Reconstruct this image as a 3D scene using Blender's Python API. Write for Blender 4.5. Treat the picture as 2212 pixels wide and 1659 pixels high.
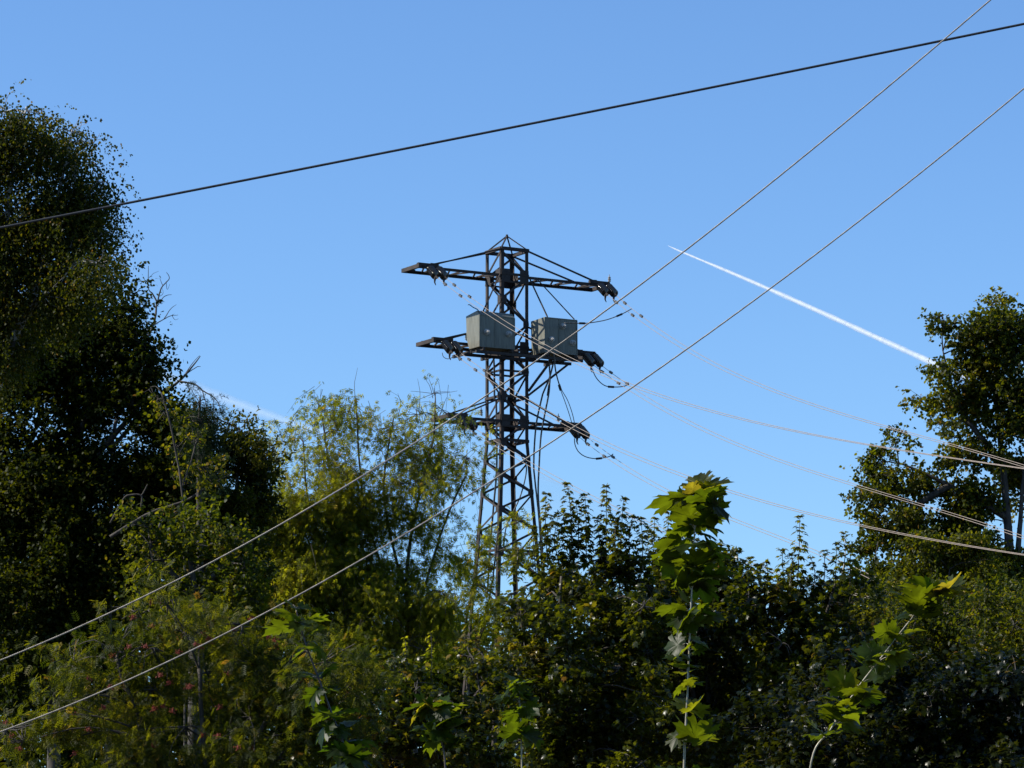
import bpy, math, random
import numpy as np

for o in list(bpy.data.objects):
    bpy.data.objects.remove(o)
SC = bpy.context.scene
COL = SC.collection
R = math.radians
rng = np.random.default_rng(7)
random.seed(7)

# ------------------------------------------------------------------ camera
CAMZ = 1.7
PITCH = R(8.5)
FPX = 1106.0 / math.tan(R(8.0))           # focal length in measuring units (frame 2212 x 1659)
cd = bpy.data.cameras.new('camera')
cd.sensor_width = 36.0
cd.lens = 18.0 / math.tan(R(8.0))
cd.clip_start = 0.1
cd.clip_end = 20000.0
cam = bpy.data.objects.new('camera', cd)
COL.objects.link(cam)
cam.location = (0, 0, CAMZ)
cam.rotation_euler = (R(90) + PITCH, 0, 0)
SC.camera = cam

# ------------------------------------------------------------------ sky, sun, exposure
SUN_EL, SUN_AZ = R(38.0), R(-94.0)        # azimuth from +Y, negative = to the left
SUNV = np.array([math.sin(SUN_AZ) * math.cos(SUN_EL), math.cos(SUN_AZ) * math.cos(SUN_EL), math.sin(SUN_EL)])
w = bpy.data.worlds.new('World')
SC.world = w
w.use_nodes = True
nt = w.node_tree
bg = nt.nodes['Background']
sky = nt.nodes.new('ShaderNodeTexSky')
sky.sky_type = 'NISHITA'
sky.sun_disc = False
sky.sun_elevation = SUN_EL
sky.sun_rotation = SUN_AZ
sky.altitude = 400
sky.air_density = 1.0
sky.dust_density = 0.3
sky.ozone_density = 2.0
tintn = nt.nodes.new('ShaderNodeMix')
tintn.data_type = 'RGBA'
tintn.blend_type = 'MULTIPLY'
tintn.inputs[0].default_value = 1.0
tintn.inputs[7].default_value = (0.70, 0.96, 1.27, 1)
nt.links.new(sky.outputs[0], tintn.inputs[6])
nt.links.new(tintn.outputs[2], bg.inputs['Color'])
bg.inputs['Strength'].default_value = 0.097

sl = bpy.data.lights.new('sun', 'SUN')
sl.energy = 5.0
sl.angle = R(0.5)
sl.color = (1.0, 0.93, 0.82)
sun = bpy.data.objects.new('sun', sl)
COL.objects.link(sun)
sun.rotation_euler = (R(90) - SUN_EL, 0, -SUN_AZ + R(180))
sun.location = (-60, 40, 80)

SC.view_settings.view_transform = 'Standard'
SC.view_settings.look = 'None'
SC.view_settings.exposure = 0.52
SC.view_settings.gamma = 1.0
cy = SC.cycles
cy.max_bounces = 8
cy.diffuse_bounces = 3
cy.glossy_bounces = 2
cy.transmission_bounces = 4
cy.volume_bounces = 0
cy.transparent_max_bounces = 16
cy.caustics_reflective = False
cy.caustics_refractive = False

# ------------------------------------------------------------------ helpers
RIGHT = np.array([1.0, 0, 0])
FWD = np.array([0, math.cos(PITCH), math.sin(PITCH)])
UP = np.array([0, -math.sin(PITCH), math.cos(PITCH)])
CAM = np.array([0, 0, CAMZ])


def P(u, v, Y):
    """World point at distance Y that lies in the viewing direction (u, v)."""
    d = FWD + RIGHT * (u - 1106.0) / FPX + UP * (829.5 - v) / FPX
    return CAM + d * (Y / d[1])


def zat(v, Y):
    return P(1106, v, Y)[2]


def unit(a):
    a = np.asarray(a, float)
    n = np.linalg.norm(a, axis=-1, keepdims=True)
    return a / np.maximum(n, 1e-9)


def empty(name, loc):
    o = bpy.data.objects.new(name, None)
    o.empty_display_size = 0.3
    o.location = tuple(loc)
    COL.objects.link(o)
    return o


def tag(o, label=None, cat=None, group=None, kind=None):
    if label:
        o['label'] = label
    if cat:
        o['category'] = cat
    if group:
        o['group'] = group
    if kind:
        o['kind'] = kind
    return o


def worldloc(o):
    p = np.zeros(3)
    while o is not None:
        p = p + np.array(o.location)
        o = o.parent
    return p


class MB:
    """Collects boxes, tubes and faces; build() links them as one mesh object."""

    def __init__(self):
        self.v, self.f, self.n = [], [], 0

    def add(self, verts, faces):
        verts = np.asarray(verts, float)
        self.v.append(verts)
        self.f.extend([tuple(i + self.n for i in f) for f in faces])
        self.n += len(verts)

    def frame(self, p0, p1, up=None):
        p0, p1 = np.asarray(p0, float), np.asarray(p1, float)
        d = unit(p1 - p0)
        if up is None:
            up = (0, 0, 1) if abs(d[2]) < 0.95 else (0, 1, 0)
        s = unit(np.cross(d, up))
        t = np.cross(s, d)
        return p0, p1, d, s, t

    def bar(self, p0, p1, w, h=None, up=None):
        h = h or w
        p0, p1, d, s, t = self.frame(p0, p1, up)
        c = [(-1, -1), (1, -1), (1, 1), (-1, 1)]
        vs = [p + s * a * w / 2 + t * b * h / 2 for p in (p0, p1) for a, b in c]
        self.add(vs, [(3, 2, 1, 0), (4, 5, 6, 7), (0, 1, 5, 4), (1, 2, 6, 5), (2, 3, 7, 6), (3, 0, 4, 7)])

    def angle(self, p0, p1, w, s, t, th=0.014):
        """Steel angle section: flanges along s and t from the corner line."""
        p0, p1 = np.asarray(p0, float), np.asarray(p1, float)
        s, t = np.asarray(s, float), np.asarray(t, float)
        prof = [(0, 0), (w, 0), (w, th), (th, th), (th, w), (0, w)]
        vs = [p + s * a + t * b for p in (p0, p1) for a, b in prof]
        fs = [(5, 4, 3, 2, 1, 0), (6, 7, 8, 9, 10, 11)]
        fs += [(i, (i + 1) % 6, (i + 1) % 6 + 6, i + 6) for i in range(6)]
        self.add(vs, fs)

    def tube(self, pts, radii, seg=6, caps=True):
        pts = np.asarray(pts, float)
        n = len(pts)
        radii = np.broadcast_to(np.asarray(radii, float), (n,))
        tang = np.gradient(pts, axis=0) if n > 2 else np.repeat((pts[1:] - pts[:1]), n, axis=0)
        tang = unit(tang)
        ref = np.array([0, 0, 1.0]) if abs(tang[0][2]) < 0.9 else np.array([0, 1.0, 0])
        s = unit(np.cross(tang[0], ref))
        rings = []
        for i in range(n):
            s = unit(s - tang[i] * np.dot(s, tang[i]))
            t = np.cross(tang[i], s)
            a = np.arange(seg) * 2 * math.pi / seg
            rings.append(pts[i] + radii[i] * (np.cos(a)[:, None] * s + np.sin(a)[:, None] * t))
        fs = []
        for i in range(n - 1):
            for k in range(seg):
                k2 = (k + 1) % seg
                fs.append((i * seg + k, i * seg + k2, (i + 1) * seg + k2, (i + 1) * seg + k))
        if caps:
            fs.append(tuple(reversed(range(seg))))
            fs.append(tuple(range((n - 1) * seg, n * seg)))
        self.add(np.concatenate(rings), fs)

    def lathe(self, p0, axis, prof, seg=12):
        """prof: list of (distance along axis, radius)"""
        p0, axis = np.asarray(p0, float), unit(axis)
        self.tube_r([p0 + axis * d for d, r in prof], [r for d, r in prof], axis, seg)

    def tube_r(self, pts, radii, axis, seg):
        ref = np.array([0, 0, 1.0]) if abs(axis[2]) < 0.9 else np.array([0, 1.0, 0])
        s = unit(np.cross(axis, ref))
        t = np.cross(axis, s)
        a = np.arange(seg) * 2 * math.pi / seg
        rings = [p + r * (np.cos(a)[:, None] * s + np.sin(a)[:, None] * t) for p, r in zip(pts, radii)]
        fs = []
        n = len(pts)
        for i in range(n - 1):
            for k in range(seg):
                k2 = (k + 1) % seg
                fs.append((i * seg + k, i * seg + k2, (i + 1) * seg + k2, (i + 1) * seg + k))
        fs.append(tuple(reversed(range(seg))))
        fs.append(tuple(range((n - 1) * seg, n * seg)))
        self.add(np.concatenate(rings), fs)

    def build(self, name, mat, parent=None, smooth=False, loc=None):
        off = worldloc(parent) if parent is not None else (np.asarray(loc, float) if loc is not None else np.zeros(3))
        V = np.concatenate(self.v) - off
        me = bpy.data.meshes.new(name)
        me.from_pydata(V.tolist(), [], self.f)
        me.materials.append(mat)
        if smooth:
            me.polygons.foreach_set('use_smooth', np.ones(len(me.polygons), bool))
        me.update()
        o = bpy.data.objects.new(name, me)
        COL.objects.link(o)
        if parent is not None:
            o.parent = parent
        else:
            o.location = tuple(off)
        return o


# ------------------------------------------------------------------ materials
def newmat(name):
    m = bpy.data.materials.new(name)
    m.use_nodes = True
    return m, m.node_tree, m.node_tree.nodes['Principled BSDF']


def noisy(name, c1, c2, scale, rough=0.6, metal=0.0, detail=6.0, bump=0.0, stretch=None, lo=0.35, hi=0.65):
    m, t, b = newmat(name)
    tc = t.nodes.new('ShaderNodeTexCoord')
    mp = t.nodes.new('ShaderNodeMapping')
    if stretch:
        mp.inputs['Scale'].default_value = stretch
    nz = t.nodes.new('ShaderNodeTexNoise')
    nz.inputs['Scale'].default_value = scale
    nz.inputs['Detail'].default_value = detail
    rp = t.nodes.new('ShaderNodeValToRGB')
    rp.color_ramp.elements[0].position, rp.color_ramp.elements[1].position = lo, hi
    rp.color_ramp.elements[0].color = (*c1, 1)
    rp.color_ramp.elements[1].color = (*c2, 1)
    t.links.new(tc.outputs['Object'], mp.inputs[0])
    t.links.new(mp.outputs[0], nz.inputs['Vector'])
    t.links.new(nz.outputs['Fac'], rp.inputs[0])
    t.links.new(rp.outputs[0], b.inputs['Base Color'])
    b.inputs['Roughness'].default_value = rough
    b.inputs['Metallic'].default_value = metal
    if bump:
        bp = t.nodes.new('ShaderNodeBump')
        bp.inputs['Strength'].default_value = bump
        t.links.new(nz.outputs['Fac'], bp.inputs['Height'])
        t.links.new(bp.outputs[0], b.inputs['Normal'])
    return m


def leafmat(name, stops, tstops, rough=0.38, trans=0.45, spec=0.5, blotch=0):
    """Leaf: glossy cuticle over a coloured blade that lets light through. tint picks the hue of each leaf."""
    m, t, b = newmat(name)
    at = t.nodes.new('ShaderNodeAttribute')
    at.attribute_name = 'tint'

    def ramp(st):
        r = t.nodes.new('ShaderNodeValToRGB')
        e = r.color_ramp.elements
        while len(e) < len(st):
            e.new(0.5)
        for k, (p, c) in enumerate(st):
            e[k].position = p
            e[k].color = (*c, 1)
        t.links.new(at.outputs['Fac'], r.inputs[0])
        return r
    r1, r2 = ramp(stops), ramp(tstops)
    o1, o2 = r1.outputs[0], r2.outputs[0]
    if blotch:
        tc = t.nodes.new('ShaderNodeTexCoord')
        nz = t.nodes.new('ShaderNodeTexNoise')
        nz.inputs['Scale'].default_value = blotch
        nz.inputs['Detail'].default_value = 5
        t.links.new(tc.outputs['Object'], nz.inputs['Vector'])
        rb = t.nodes.new('ShaderNodeValToRGB')
        rb.color_ramp.elements[0].position, rb.color_ramp.elements[1].position = 0.3, 0.62
        rb.color_ramp.elements[0].color = (0.45, 0.42, 0.4, 1)
        rb.color_ramp.elements[1].color = (1.1, 1.05, 1, 1)
        t.links.new(nz.outputs['Fac'], rb.inputs[0])
        outs = []
        for oo in (o1, o2):
            mm = t.nodes.new('ShaderNodeMix')
            mm.data_type, mm.blend_type = 'RGBA', 'MULTIPLY'
            mm.inputs[0].default_value = 1.0
            t.links.new(oo, mm.inputs[6])
            t.links.new(rb.outputs[0], mm.inputs[7])
            outs.append(mm.outputs[2])
        o1, o2 = outs
    t.links.new(o1, b.inputs['Base Color'])
    b.inputs['Roughness'].default_value = rough
    b.inputs['Specular IOR Level'].default_value = spec
    tr = t.nodes.new('ShaderNodeBsdfTranslucent')
    t.links.new(o2, tr.inputs['Color'])
    mx = t.nodes.new('ShaderNodeMixShader')
    mx.inputs[0].default_value = trans
    t.links.new(b.outputs[0], mx.inputs[1])
    t.links.new(tr.outputs[0], mx.inputs[2])
    t.links.new(mx.outputs[0], t.nodes['Material Output'].inputs['Surface'])
    return m


GREEN = [(0.0, (0.009, 0.018, 0.002)), (0.45, (0.026, 0.036, 0.003)), (0.72, (0.066, 0.066, 0.005)),
         (0.9, (0.22, 0.14, 0.010)), (1.0, (0.15, 0.045, 0.010))]
TGREEN = [(0.0, (0.06, 0.095, 0.003)), (0.45, (0.19, 0.21, 0.004)), (0.72, (0.35, 0.33, 0.008)),
          (0.9, (0.52, 0.38, 0.02)), (1.0, (0.40, 0.14, 0.02))]
M = {}
M['leaf_birch'] = leafmat('birch leaf', GREEN, TGREEN, rough=0.5, trans=0.42, spec=0.15)
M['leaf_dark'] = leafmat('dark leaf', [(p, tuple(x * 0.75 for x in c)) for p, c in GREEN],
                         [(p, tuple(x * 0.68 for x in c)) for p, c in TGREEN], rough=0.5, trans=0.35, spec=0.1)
M['leaf_elder'] = leafmat('elder leaf', [(p, tuple(x * 2.0 for x in c)) for p, c in GREEN],
                          [(p, tuple(min(0.8, x * 1.8) for x in c)) for p, c in TGREEN], rough=0.55, trans=0.5, spec=0.12)
M['leaf_rowan'] = leafmat('rowan leaf', GREEN, TGREEN, rough=0.5, trans=0.42, spec=0.2)
M['leaf_maple'] = leafmat('maple leaf', [(p, tuple(x * 0.85 for x in c)) for p, c in GREEN], [(p, tuple(x * 0.8 for x in c)) for p, c in TGREEN], rough=0.34, trans=0.42, spec=0.35)
M['leaf_maple_shade'] = leafmat('glossy maple leaf with painted shade', [(p, tuple(x * 0.5 for x in c)) for p, c in GREEN], [(p, tuple(x * 0.45 for x in c)) for p, c in TGREEN], rough=0.36, trans=0.3, spec=0.3)  # maple leaf colours darkened to paint in the shade of the lower right corner
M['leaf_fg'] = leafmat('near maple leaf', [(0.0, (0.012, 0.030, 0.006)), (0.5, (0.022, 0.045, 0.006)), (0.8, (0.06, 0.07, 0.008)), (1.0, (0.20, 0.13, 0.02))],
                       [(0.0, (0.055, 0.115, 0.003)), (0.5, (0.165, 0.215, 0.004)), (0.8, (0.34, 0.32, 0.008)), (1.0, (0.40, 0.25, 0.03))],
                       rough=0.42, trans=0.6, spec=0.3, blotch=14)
M['needle'] = leafmat('needle', [(0.0, (0.012, 0.028, 0.012)), (1.0, (0.03, 0.05, 0.015))],
                      [(0.0, (0.02, 0.04, 0.012)), (1.0, (0.05, 0.07, 0.015))], rough=0.6, trans=0.2, spec=0.08)
M['bark'] = noisy('grey brown bark', (0.022, 0.018, 0.014), (0.07, 0.06, 0.048), 9.0, 0.85, bump=0.6, stretch=(1, 1, 0.3))
M['bark_pale'] = noisy('pale bark', (0.07, 0.062, 0.056), (0.20, 0.18, 0.17), 5.0, 0.85, bump=0.4, stretch=(1, 1, 0.5))
M['birch_bark'] = noisy('birch bark', (0.05, 0.045, 0.04), (0.42, 0.40, 0.37), 3.0, 0.7, bump=0.3, stretch=(0.6, 0.6, 2.2), lo=0.38, hi=0.5)
M['twig'] = noisy('twig bark', (0.08, 0.07, 0.05), (0.20, 0.17, 0.13), 20.0, 0.75)
M['stem_green'] = noisy('young stem', (0.16, 0.15, 0.09), (0.34, 0.30, 0.22), 30.0, 0.35)
M['stem_dark'] = noisy('dark young stem', (0.03, 0.022, 0.018), (0.07, 0.05, 0.04), 30.0, 0.4)
M['steel'] = noisy('rusty painted steel', (0.013, 0.010, 0.009), (0.042, 0.028, 0.022), 3.0, 0.8, bump=0.1, detail=9)
M['steel_dark'] = noisy('dark fittings', (0.014, 0.011, 0.010), (0.035, 0.026, 0.022), 8.0, 0.75)
M['alu'] = noisy('weathered aluminium strand', (0.20, 0.175, 0.145), (0.33, 0.295, 0.245), 40.0, 0.5, metal=0.15)
M['line'] = noisy('power line strand', (0.22, 0.18, 0.145), (0.34, 0.28, 0.23), 12.0, 0.5, metal=0.0)
M['rubber'] = noisy('black cable sheath', (0.012, 0.012, 0.012), (0.03, 0.03, 0.03), 25.0, 0.5)
M['jumper'] = noisy('grey jumper', (0.05, 0.05, 0.048), (0.11, 0.105, 0.10), 12.0, 0.5)
M['glaze'] = noisy('dark glazed porcelain', (0.010, 0.008, 0.008), (0.02, 0.014, 0.012), 5.0, 0.08)
M['porcelain'] = noisy('pale porcelain', (0.26, 0.25, 0.23), (0.42, 0.40, 0.37), 7.0, 0.25)
M['berry'] = noisy('red berries', (0.15, 0.016, 0.006), (0.26, 0.035, 0.010), 40.0, 0.6)
M['ground'] = noisy('forest ground', (0.02, 0.022, 0.010), (0.06, 0.05, 0.025), 0.8, 0.95, bump=0.4)


def cabinet_mat():
    m, t, b = newmat('grey painted sheet')
    tc = t.nodes.new('ShaderNodeTexCoord')
    mp = t.nodes.new('ShaderNodeMapping')
    mp.inputs['Scale'].default_value = (7, 7, 0.55)
    n1 = t.nodes.new('ShaderNodeTexNoise')
    n1.inputs['Scale'].default_value = 2.2
    n1.inputs['Detail'].default_value = 5
    n2 = t.nodes.new('ShaderNodeTexNoise')
    n2.inputs['Scale'].default_value = 2.2
    n2.inputs['Detail'].default_value = 8
    r1 = t.nodes.new('ShaderNodeValToRGB')
    r1.color_ramp.elements[0].position, r1.color_ramp.elements[1].position = 0.36, 0.62
    r1.color_ramp.elements[0].color = (0.108, 0.112, 0.088, 1)
    r1.color_ramp.elements[1].color = (0.185, 0.188, 0.15, 1)
    r2 = t.nodes.new('ShaderNodeValToRGB')
    r2.color_ramp.elements[0].position, r2.color_ramp.elements[1].position = 0.56, 0.70
    mx = t.nodes.new('ShaderNodeMix')
    mx.data_type = 'RGBA'
    mx.inputs[7].default_value = (0.085, 0.062, 0.045, 1)
    # rust creeps up from the lower edge of the sheet
    sx = t.nodes.new('ShaderNodeSeparateXYZ')
    mr = t.nodes.new('ShaderNodeMapRange')
    mr.inputs[1].default_value, mr.inputs[2].default_value = 0.28, 0.0
    mr.inputs[3].default_value, mr.inputs[4].default_value = 0.0, 0.55
    ad = t.nodes.new('ShaderNodeMath')
    ad.operation = 'MULTIPLY'
    ad2 = t.nodes.new('ShaderNodeMath')
    ad2.operation = 'MAXIMUM'
    ml = t.nodes.new('ShaderNodeMath')
    ml.operation = 'MULTIPLY'
    ml.inputs[1].default_value = 0.8
    t.links.new(tc.outputs['Object'], mp.inputs[0])
    t.links.new(mp.outputs[0], n1.inputs['Vector'])
    t.links.new(tc.outputs['Object'], n2.inputs['Vector'])
    t.links.new(n1.outputs['Fac'], r1.inputs[0])
    t.links.new(n1.outputs['Fac'], r2.inputs[0])
    t.links.new(tc.outputs['Object'], sx.inputs[0])
    t.links.new(sx.outputs[2], mr.inputs[0])
    t.links.new(mr.outputs[0], ad.inputs[0])
    t.links.new(n2.outputs['Fac'], ad.inputs[1])
    t.links.new(r2.outputs[0], ml.inputs[0])
    t.links.new(ad.outputs[0], ad2.inputs[0])
    t.links.new(ml.outputs[0], ad2.inputs[1])
    t.links.new(r1.outputs[0], mx.inputs[6])
    t.links.new(ad2.outputs[0], mx.inputs[0])
    t.links.new(mx.outputs[2], b.inputs['Base Color'])
    b.inputs['Roughness'].default_value = 0.55
    return m


M['cabinet'] = cabinet_mat()

# ------------------------------------------------------------------ ground
g = MB()
n = 40
xs = np.linspace(-1, 1, n)
xs = np.sign(xs) * np.abs(xs) ** 2.2 * 6000
V = [(x, y + 100, -0.02 + 0.25 * math.sin(x * 0.05) * math.cos(y * 0.04) if abs(x) < 300 and abs(y) < 300 else -0.02) for y in xs for x in xs]
g.add(V, [(j * n + i, j * n + i + 1, (j + 1) * n + i + 1, (j + 1) * n + i) for j in range(n - 1) for i in range(n - 1)])
tag(g.build('ground', M['ground']), kind='structure')

# ------------------------------------------------------------------ lattice tower
TA, TB = np.array([math.cos(R(30)), math.sin(R(30)), 0]), np.array([-math.sin(R(30)), math.cos(R(30)), 0])
TC = np.array([P(1095, 800, 150)[0], 150.0, 0])
H0 = 0.656
Z_TAPER = zat(955, 150)
SL = (2.1 - H0) / Z_TAPER


def hw(z):
    return H0 if z >= Z_TAPER else H0 + (Z_TAPER - z) * SL


def T(a, b, z):
    return TC + a * TA + b * TB + np.array([0, 0, z])


def corner(sa, sb, z):
    h = hw(z)
    return T(sa * h, sb * h, z)


ZTOP = zat(535.5, 149.1)
ZARM = [zat(591, 149.1), zat(747, 149.1), zat(906, 149.1)]
LARM = [4.55, 3.85, 3.15]
ZPEAK = zat(510, 150)
tower = empty('lattice_tower', TC)
tag(tower, 'dark rusty steel lattice power tower with three pairs of cross arms', 'power tower')
for sa, sb in ((-1, -1), (1, -1), (1, 1), (-1, 1)):
    m = MB()
    zs = [0, Z_TAPER, ZTOP]
    for k in range(2):
        m.angle(corner(sa, sb, zs[k]), corner(sa, sb, zs[k + 1]), 0.15, -sa * TA, -sb * TB, 0.02)
    m.build('leg', M['steel'], tower)
FACES = [((-1, -1), (1, -1)), ((1, -1), (1, 1)), ((1, 1), (-1, 1)), ((-1, 1), (-1, -1))]
lev = [ZTOP - 0.1] + [zat(v, 149.6) for v in (597, 650, 700, 752, 803, 858, 911, 957, 992, 1027, 1064, 1103, 1146, 1194, 1248, 1308, 1375, 1450, 1540, 1650, 1780, 1930)] + [0.3]
for fi, (c0, c1) in enumerate(FACES):
    out = unit(np.array([0.0, 0, 0]) + (c0[0] + c1[0]) * TA + (c0[1] + c1[1]) * TB)
    for k in range(len(lev) - 1):
        e0, e1 = (c0, c1) if (k + fi) % 2 == 0 else (c1, c0)
        p, q = corner(*e0, lev[k]) + out * 0.01, corner(*e1, lev[k + 1]) + out * 0.01
        m = MB()
        m.bar(p, q, 0.014, 0.085, up=np.cross(q - p, out))
        d = unit(np.cross(q - p, out))
        off = d * 0.036 - out * 0.04
        m.bar(p + off, q + off, 0.075, 0.012, up=np.cross(q - p, out))
        m.build('lacing_bar', M['steel'], tower)
hz = [(ZTOP, 0.14), (ZARM[0] + .02, 0.10), (ZARM[0] - 0.3, 0.07), (ZARM[1] + .02, 0.11), (ZARM[1] - 0.25, 0.09), (zat(803, 149.6), 0.08), (zat(858, 149.6), 0.10),
      (ZARM[2] + .02, 0.11), (ZARM[2] - 0.25, 0.08), (Z_TAPER, 0.12), (zat(1194, 150), 0.10), (zat(1450, 150), 0.10)]
for z, s in hz:
    for c0, c1 in FACES:
        m = MB()
        m.bar(corner(*c0, z), corner(*c1, z), s * 0.7, s)
        m.build('horizontal_brace', M['steel'], tower)
for k, z in enumerate(lev[1:-6]):
    for fi, (c0, c1) in enumerate(FACES):
        out = unit((c0[0] + c1[0]) * TA + (c0[1] + c1[1]) * TB)
        c = c1 if (k + fi) % 2 == 0 else c0
        o2 = c0 if (k + fi) % 2 == 0 else c1
        big = any(abs(z - za) < 0.25 for za in ZARM)
        s = 0.42 if big else 0.26
        p = corner(*c, z)
        inw = unit(corner(*o2, z) - p)
        m = MB()
        m.bar(p + inw * 0.02 + out * 0.02, p + inw * s + out * 0.02, s * (1.25 if big else 1.1), 0.012, up=out)
        if big:
            p2 = corner(*o2, z)
            m2 = MB()
            m2.bar(p2 - inw * 0.02 + out * 0.02, p2 - inw * s + out * 0.02, s * 1.25, 0.012, up=out)
            m2.build('gusset_plate', M['steel_dark'], tower)
        m.build('gusset_plate', M['steel_dark'], tower)
m = MB()
pk = T(0, 0, ZPEAK)
for sa, sb in ((-1, -1), (1, -1), (1, 1), (-1, 1)):
    m.bar(corner(sa, sb, ZTOP), pk, 0.05)
m.lathe(pk - np.array([0, 0, .06]), (0, 0, 1), [(0, .05), (.12, .05)], 8)
m.build('peak', M['steel'], tower)


def cross_arm(side, k):
    z, L = ZARM[k], LARM[k]
    m = MB()
    for b in (-H0, H0):
        m.angle(T(side * H0, b, z), T(side * L, b, z), 0.12, TB * (1 if b < 0 else -1), np.array([0, 0, -1.0]), 0.016)
    nb = 3 if k < 2 else 2
    st = np.linspace(H0, L - 0.25, nb * 2 + 1)
    for i in range(len(st) - 1):
        b0, b1 = (-H0, H0) if i % 2 == 0 else (H0, -H0)
        m.bar(T(side * st[i], b0, z - 0.03), T(side * st[i + 1], b1, z - 0.03), 0.06, 0.05)
        if i % 2 == 1:
            m.bar(T(side * st[i], -H0, z - 0.05), T(side * st[i], H0, z - 0.05), 0.06, 0.05)
    m.bar(T(side * (L - 0.9), -H0 + 0.03, z + 0.05), T(side * (L + 0.04), -H0 + 0.03, z + 0.05), 0.16, 0.12)
    m.bar(T(side * (L - 0.5), H0 - 0.03, z), T(side * (L + 0.04), H0 - 0.03, z), 0.14, 0.10)
    a = m.build('cross_arm', M['steel'], tower)
    e = MB()
    e.bar(T(side * L, -H0 - 0.1, z - 0.02), T(side * L, H0 + 0.1, z - 0.02), 0.11, 0.16)
    e.build('end_bar', M['steel'], a)
    zt = ZTOP if k == 0 else (zat(700, 149.1) if k == 1 else zat(858, 149.1))
    for b, l in ((-H0, L - 0.55), (H0, L - 0.15)):
        t = MB()
        t.bar(T(side * H0, b, zt - 0.03), T(side * l, b, z + 0.04), 0.07, 0.06)
        p = T(side * (l - 0.35), b, z + 0.04)
        t.bar(p, T(side * l, b, z + 0.05), 0.02, 0.2)
        t.build('tie_rod', M['steel'], a)
    return a


for k in range(3):
    for side in (-1, 1):
        cross_arm(side, k)

# ------------------------------------------------------------------ cabinets on the tower front
ZB = zat(761, 148.7)


def cabinet(a0, a1, label, bush, chamfer):
    b0, b1 = -1.85, -0.72
    z0, z1 = ZB, ZB + 1.5
    base = T((a0 + a1) / 2, (b0 + b1) / 2, z0)
    r = empty('grey_cabinet', base)
    tag(r, label, 'cabinet', 'grey cabinets on the tower')
    m = MB()
    # outline in the (b, z) plane, extruded along a
    if chamfer:
        out = [(b0, z0), (b1 - 0.28, z0 - 0.0), (b1 - 0.06, z0 + 0.45), (b1, z1 - 0.08), (b0 + 0.22, z1 + 0.03), (b0, z1 - 0.16)]
    else:
        out = [(b0, z0), (b1 - 0.06, z0), (b1, z1 - 0.03), (b0, z1)]
    nn = len(out)
    vs = [T(a, b, z) for a in (a0, a1) for b, z in out]
    fs = [tuple(range(nn)), tuple(reversed(range(nn, 2 * nn)))] + [(i, i + nn, (i + 1) % nn + nn, (i + 1) % nn) for i in range(nn)]
    m.add(vs, fs)
    body = m.build('housing', M['cabinet'], r)
    bv = body.modifiers.new('bevel', 'BEVEL')
    bv.width, bv.segments = 0.02, 2
    f = MB()
    zt = z1 if not chamfer else z1 - 0.16
    for (p, q) in (((a0 + .01, z0 + .03), (a0 + .01, zt - .03)), ((a1 - .01, z0 + .03), (a1 - .01, zt - .03)), ((a0 + .01, z0 + .02), (a1 - .01, z0 + .02)), ((a0 + .01, zt - .02), (a1 - .01, zt - .02)), (((a0 + a1) / 2 - .1, z0 + .04), ((a0 + a1) / 2 - .1, zt - .04))):
        f.bar(T(p[0], b0 - 0.008, p[1]), T(q[0], b0 - 0.008, q[1]), 0.03 if p[0] != q[0] or p[0] in (a0 + .01, a1 - .01) else 0.012, 0.02, up=TB)
    f.build('seam', M['cabinet'], r)
    for (fa, fz) in bush:
        p = T(a0 + fa * (a1 - a0), b0, z0 + fz * 1.5)
        q = MB()
        q.lathe(p + TB * .01, -TB + np.array([0, 0, 0.0]), [(0, 0.13), (0.03, 0.13), (0.035, 0.085), (0.10, 0.08), (0.105, 0.105), (0.14, 0.105), (0.145, 0.07), (0.21, 0.065), (0.215, 0.03), (0.27, 0.025)], 14)
        q.build('bushing', M['porcelain'], r, smooth=False)
    return r


cabinet(-2.37, -0.69, 'grey steel cabinet with a sunlit slanted end, left of the tower legs', [(0.2, 0.42), (0.82, 0.42)], True)
cabinet(0.73, 2.31, 'squarer grey steel cabinet with striped shadows on its end, right of the tower legs', [(0.56, 0.78), (0.2, 0.38), (0.85, 0.34)], False)
m = MB()
for a in (-2.2, -0.85, 0.85, 2.2):
    m.bar(T(a, -1.95, ZB - 0.07), T(a, H0, ZB - 0.07), 0.09, 0.13)
for b in (-1.8, -0.85):
    m.bar(T(-2.5, b, ZB - 0.2), T(2.6, b, ZB - 0.2), 0.09, 0.12)
m.build('cabinet_platform', M['steel_dark'], tower)
for p, q in (((2.5, -0.85, ZB - 0.2), (H0, -H0, zat(852, 149.5))), ((1.2, -1.7, ZB - 0.2), (H0, -H0, zat(843, 149.5)))):
    m = MB()
    m.bar(T(*p), T(*q), 0.08)
    m.build('platform_strut', M['steel'], tower)
# hangers from the upper arm to the cabinets
for p, q in (((-0.7, -0.66, ZARM[0]), (-2.2, -1.75, ZB + 1.36)), ((0.72, -0.66, ZARM[0] - .1), (0.9, -1.8, ZB + 1.52)), ((1.1, -0.66, ZARM[0] - .1), (2.2, -1.8, ZB + 1.52))):
    m = MB()
    m.bar(T(*p), T(*q), 0.045)
    m.build('hanger_rod', M['steel'], tower)

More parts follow.
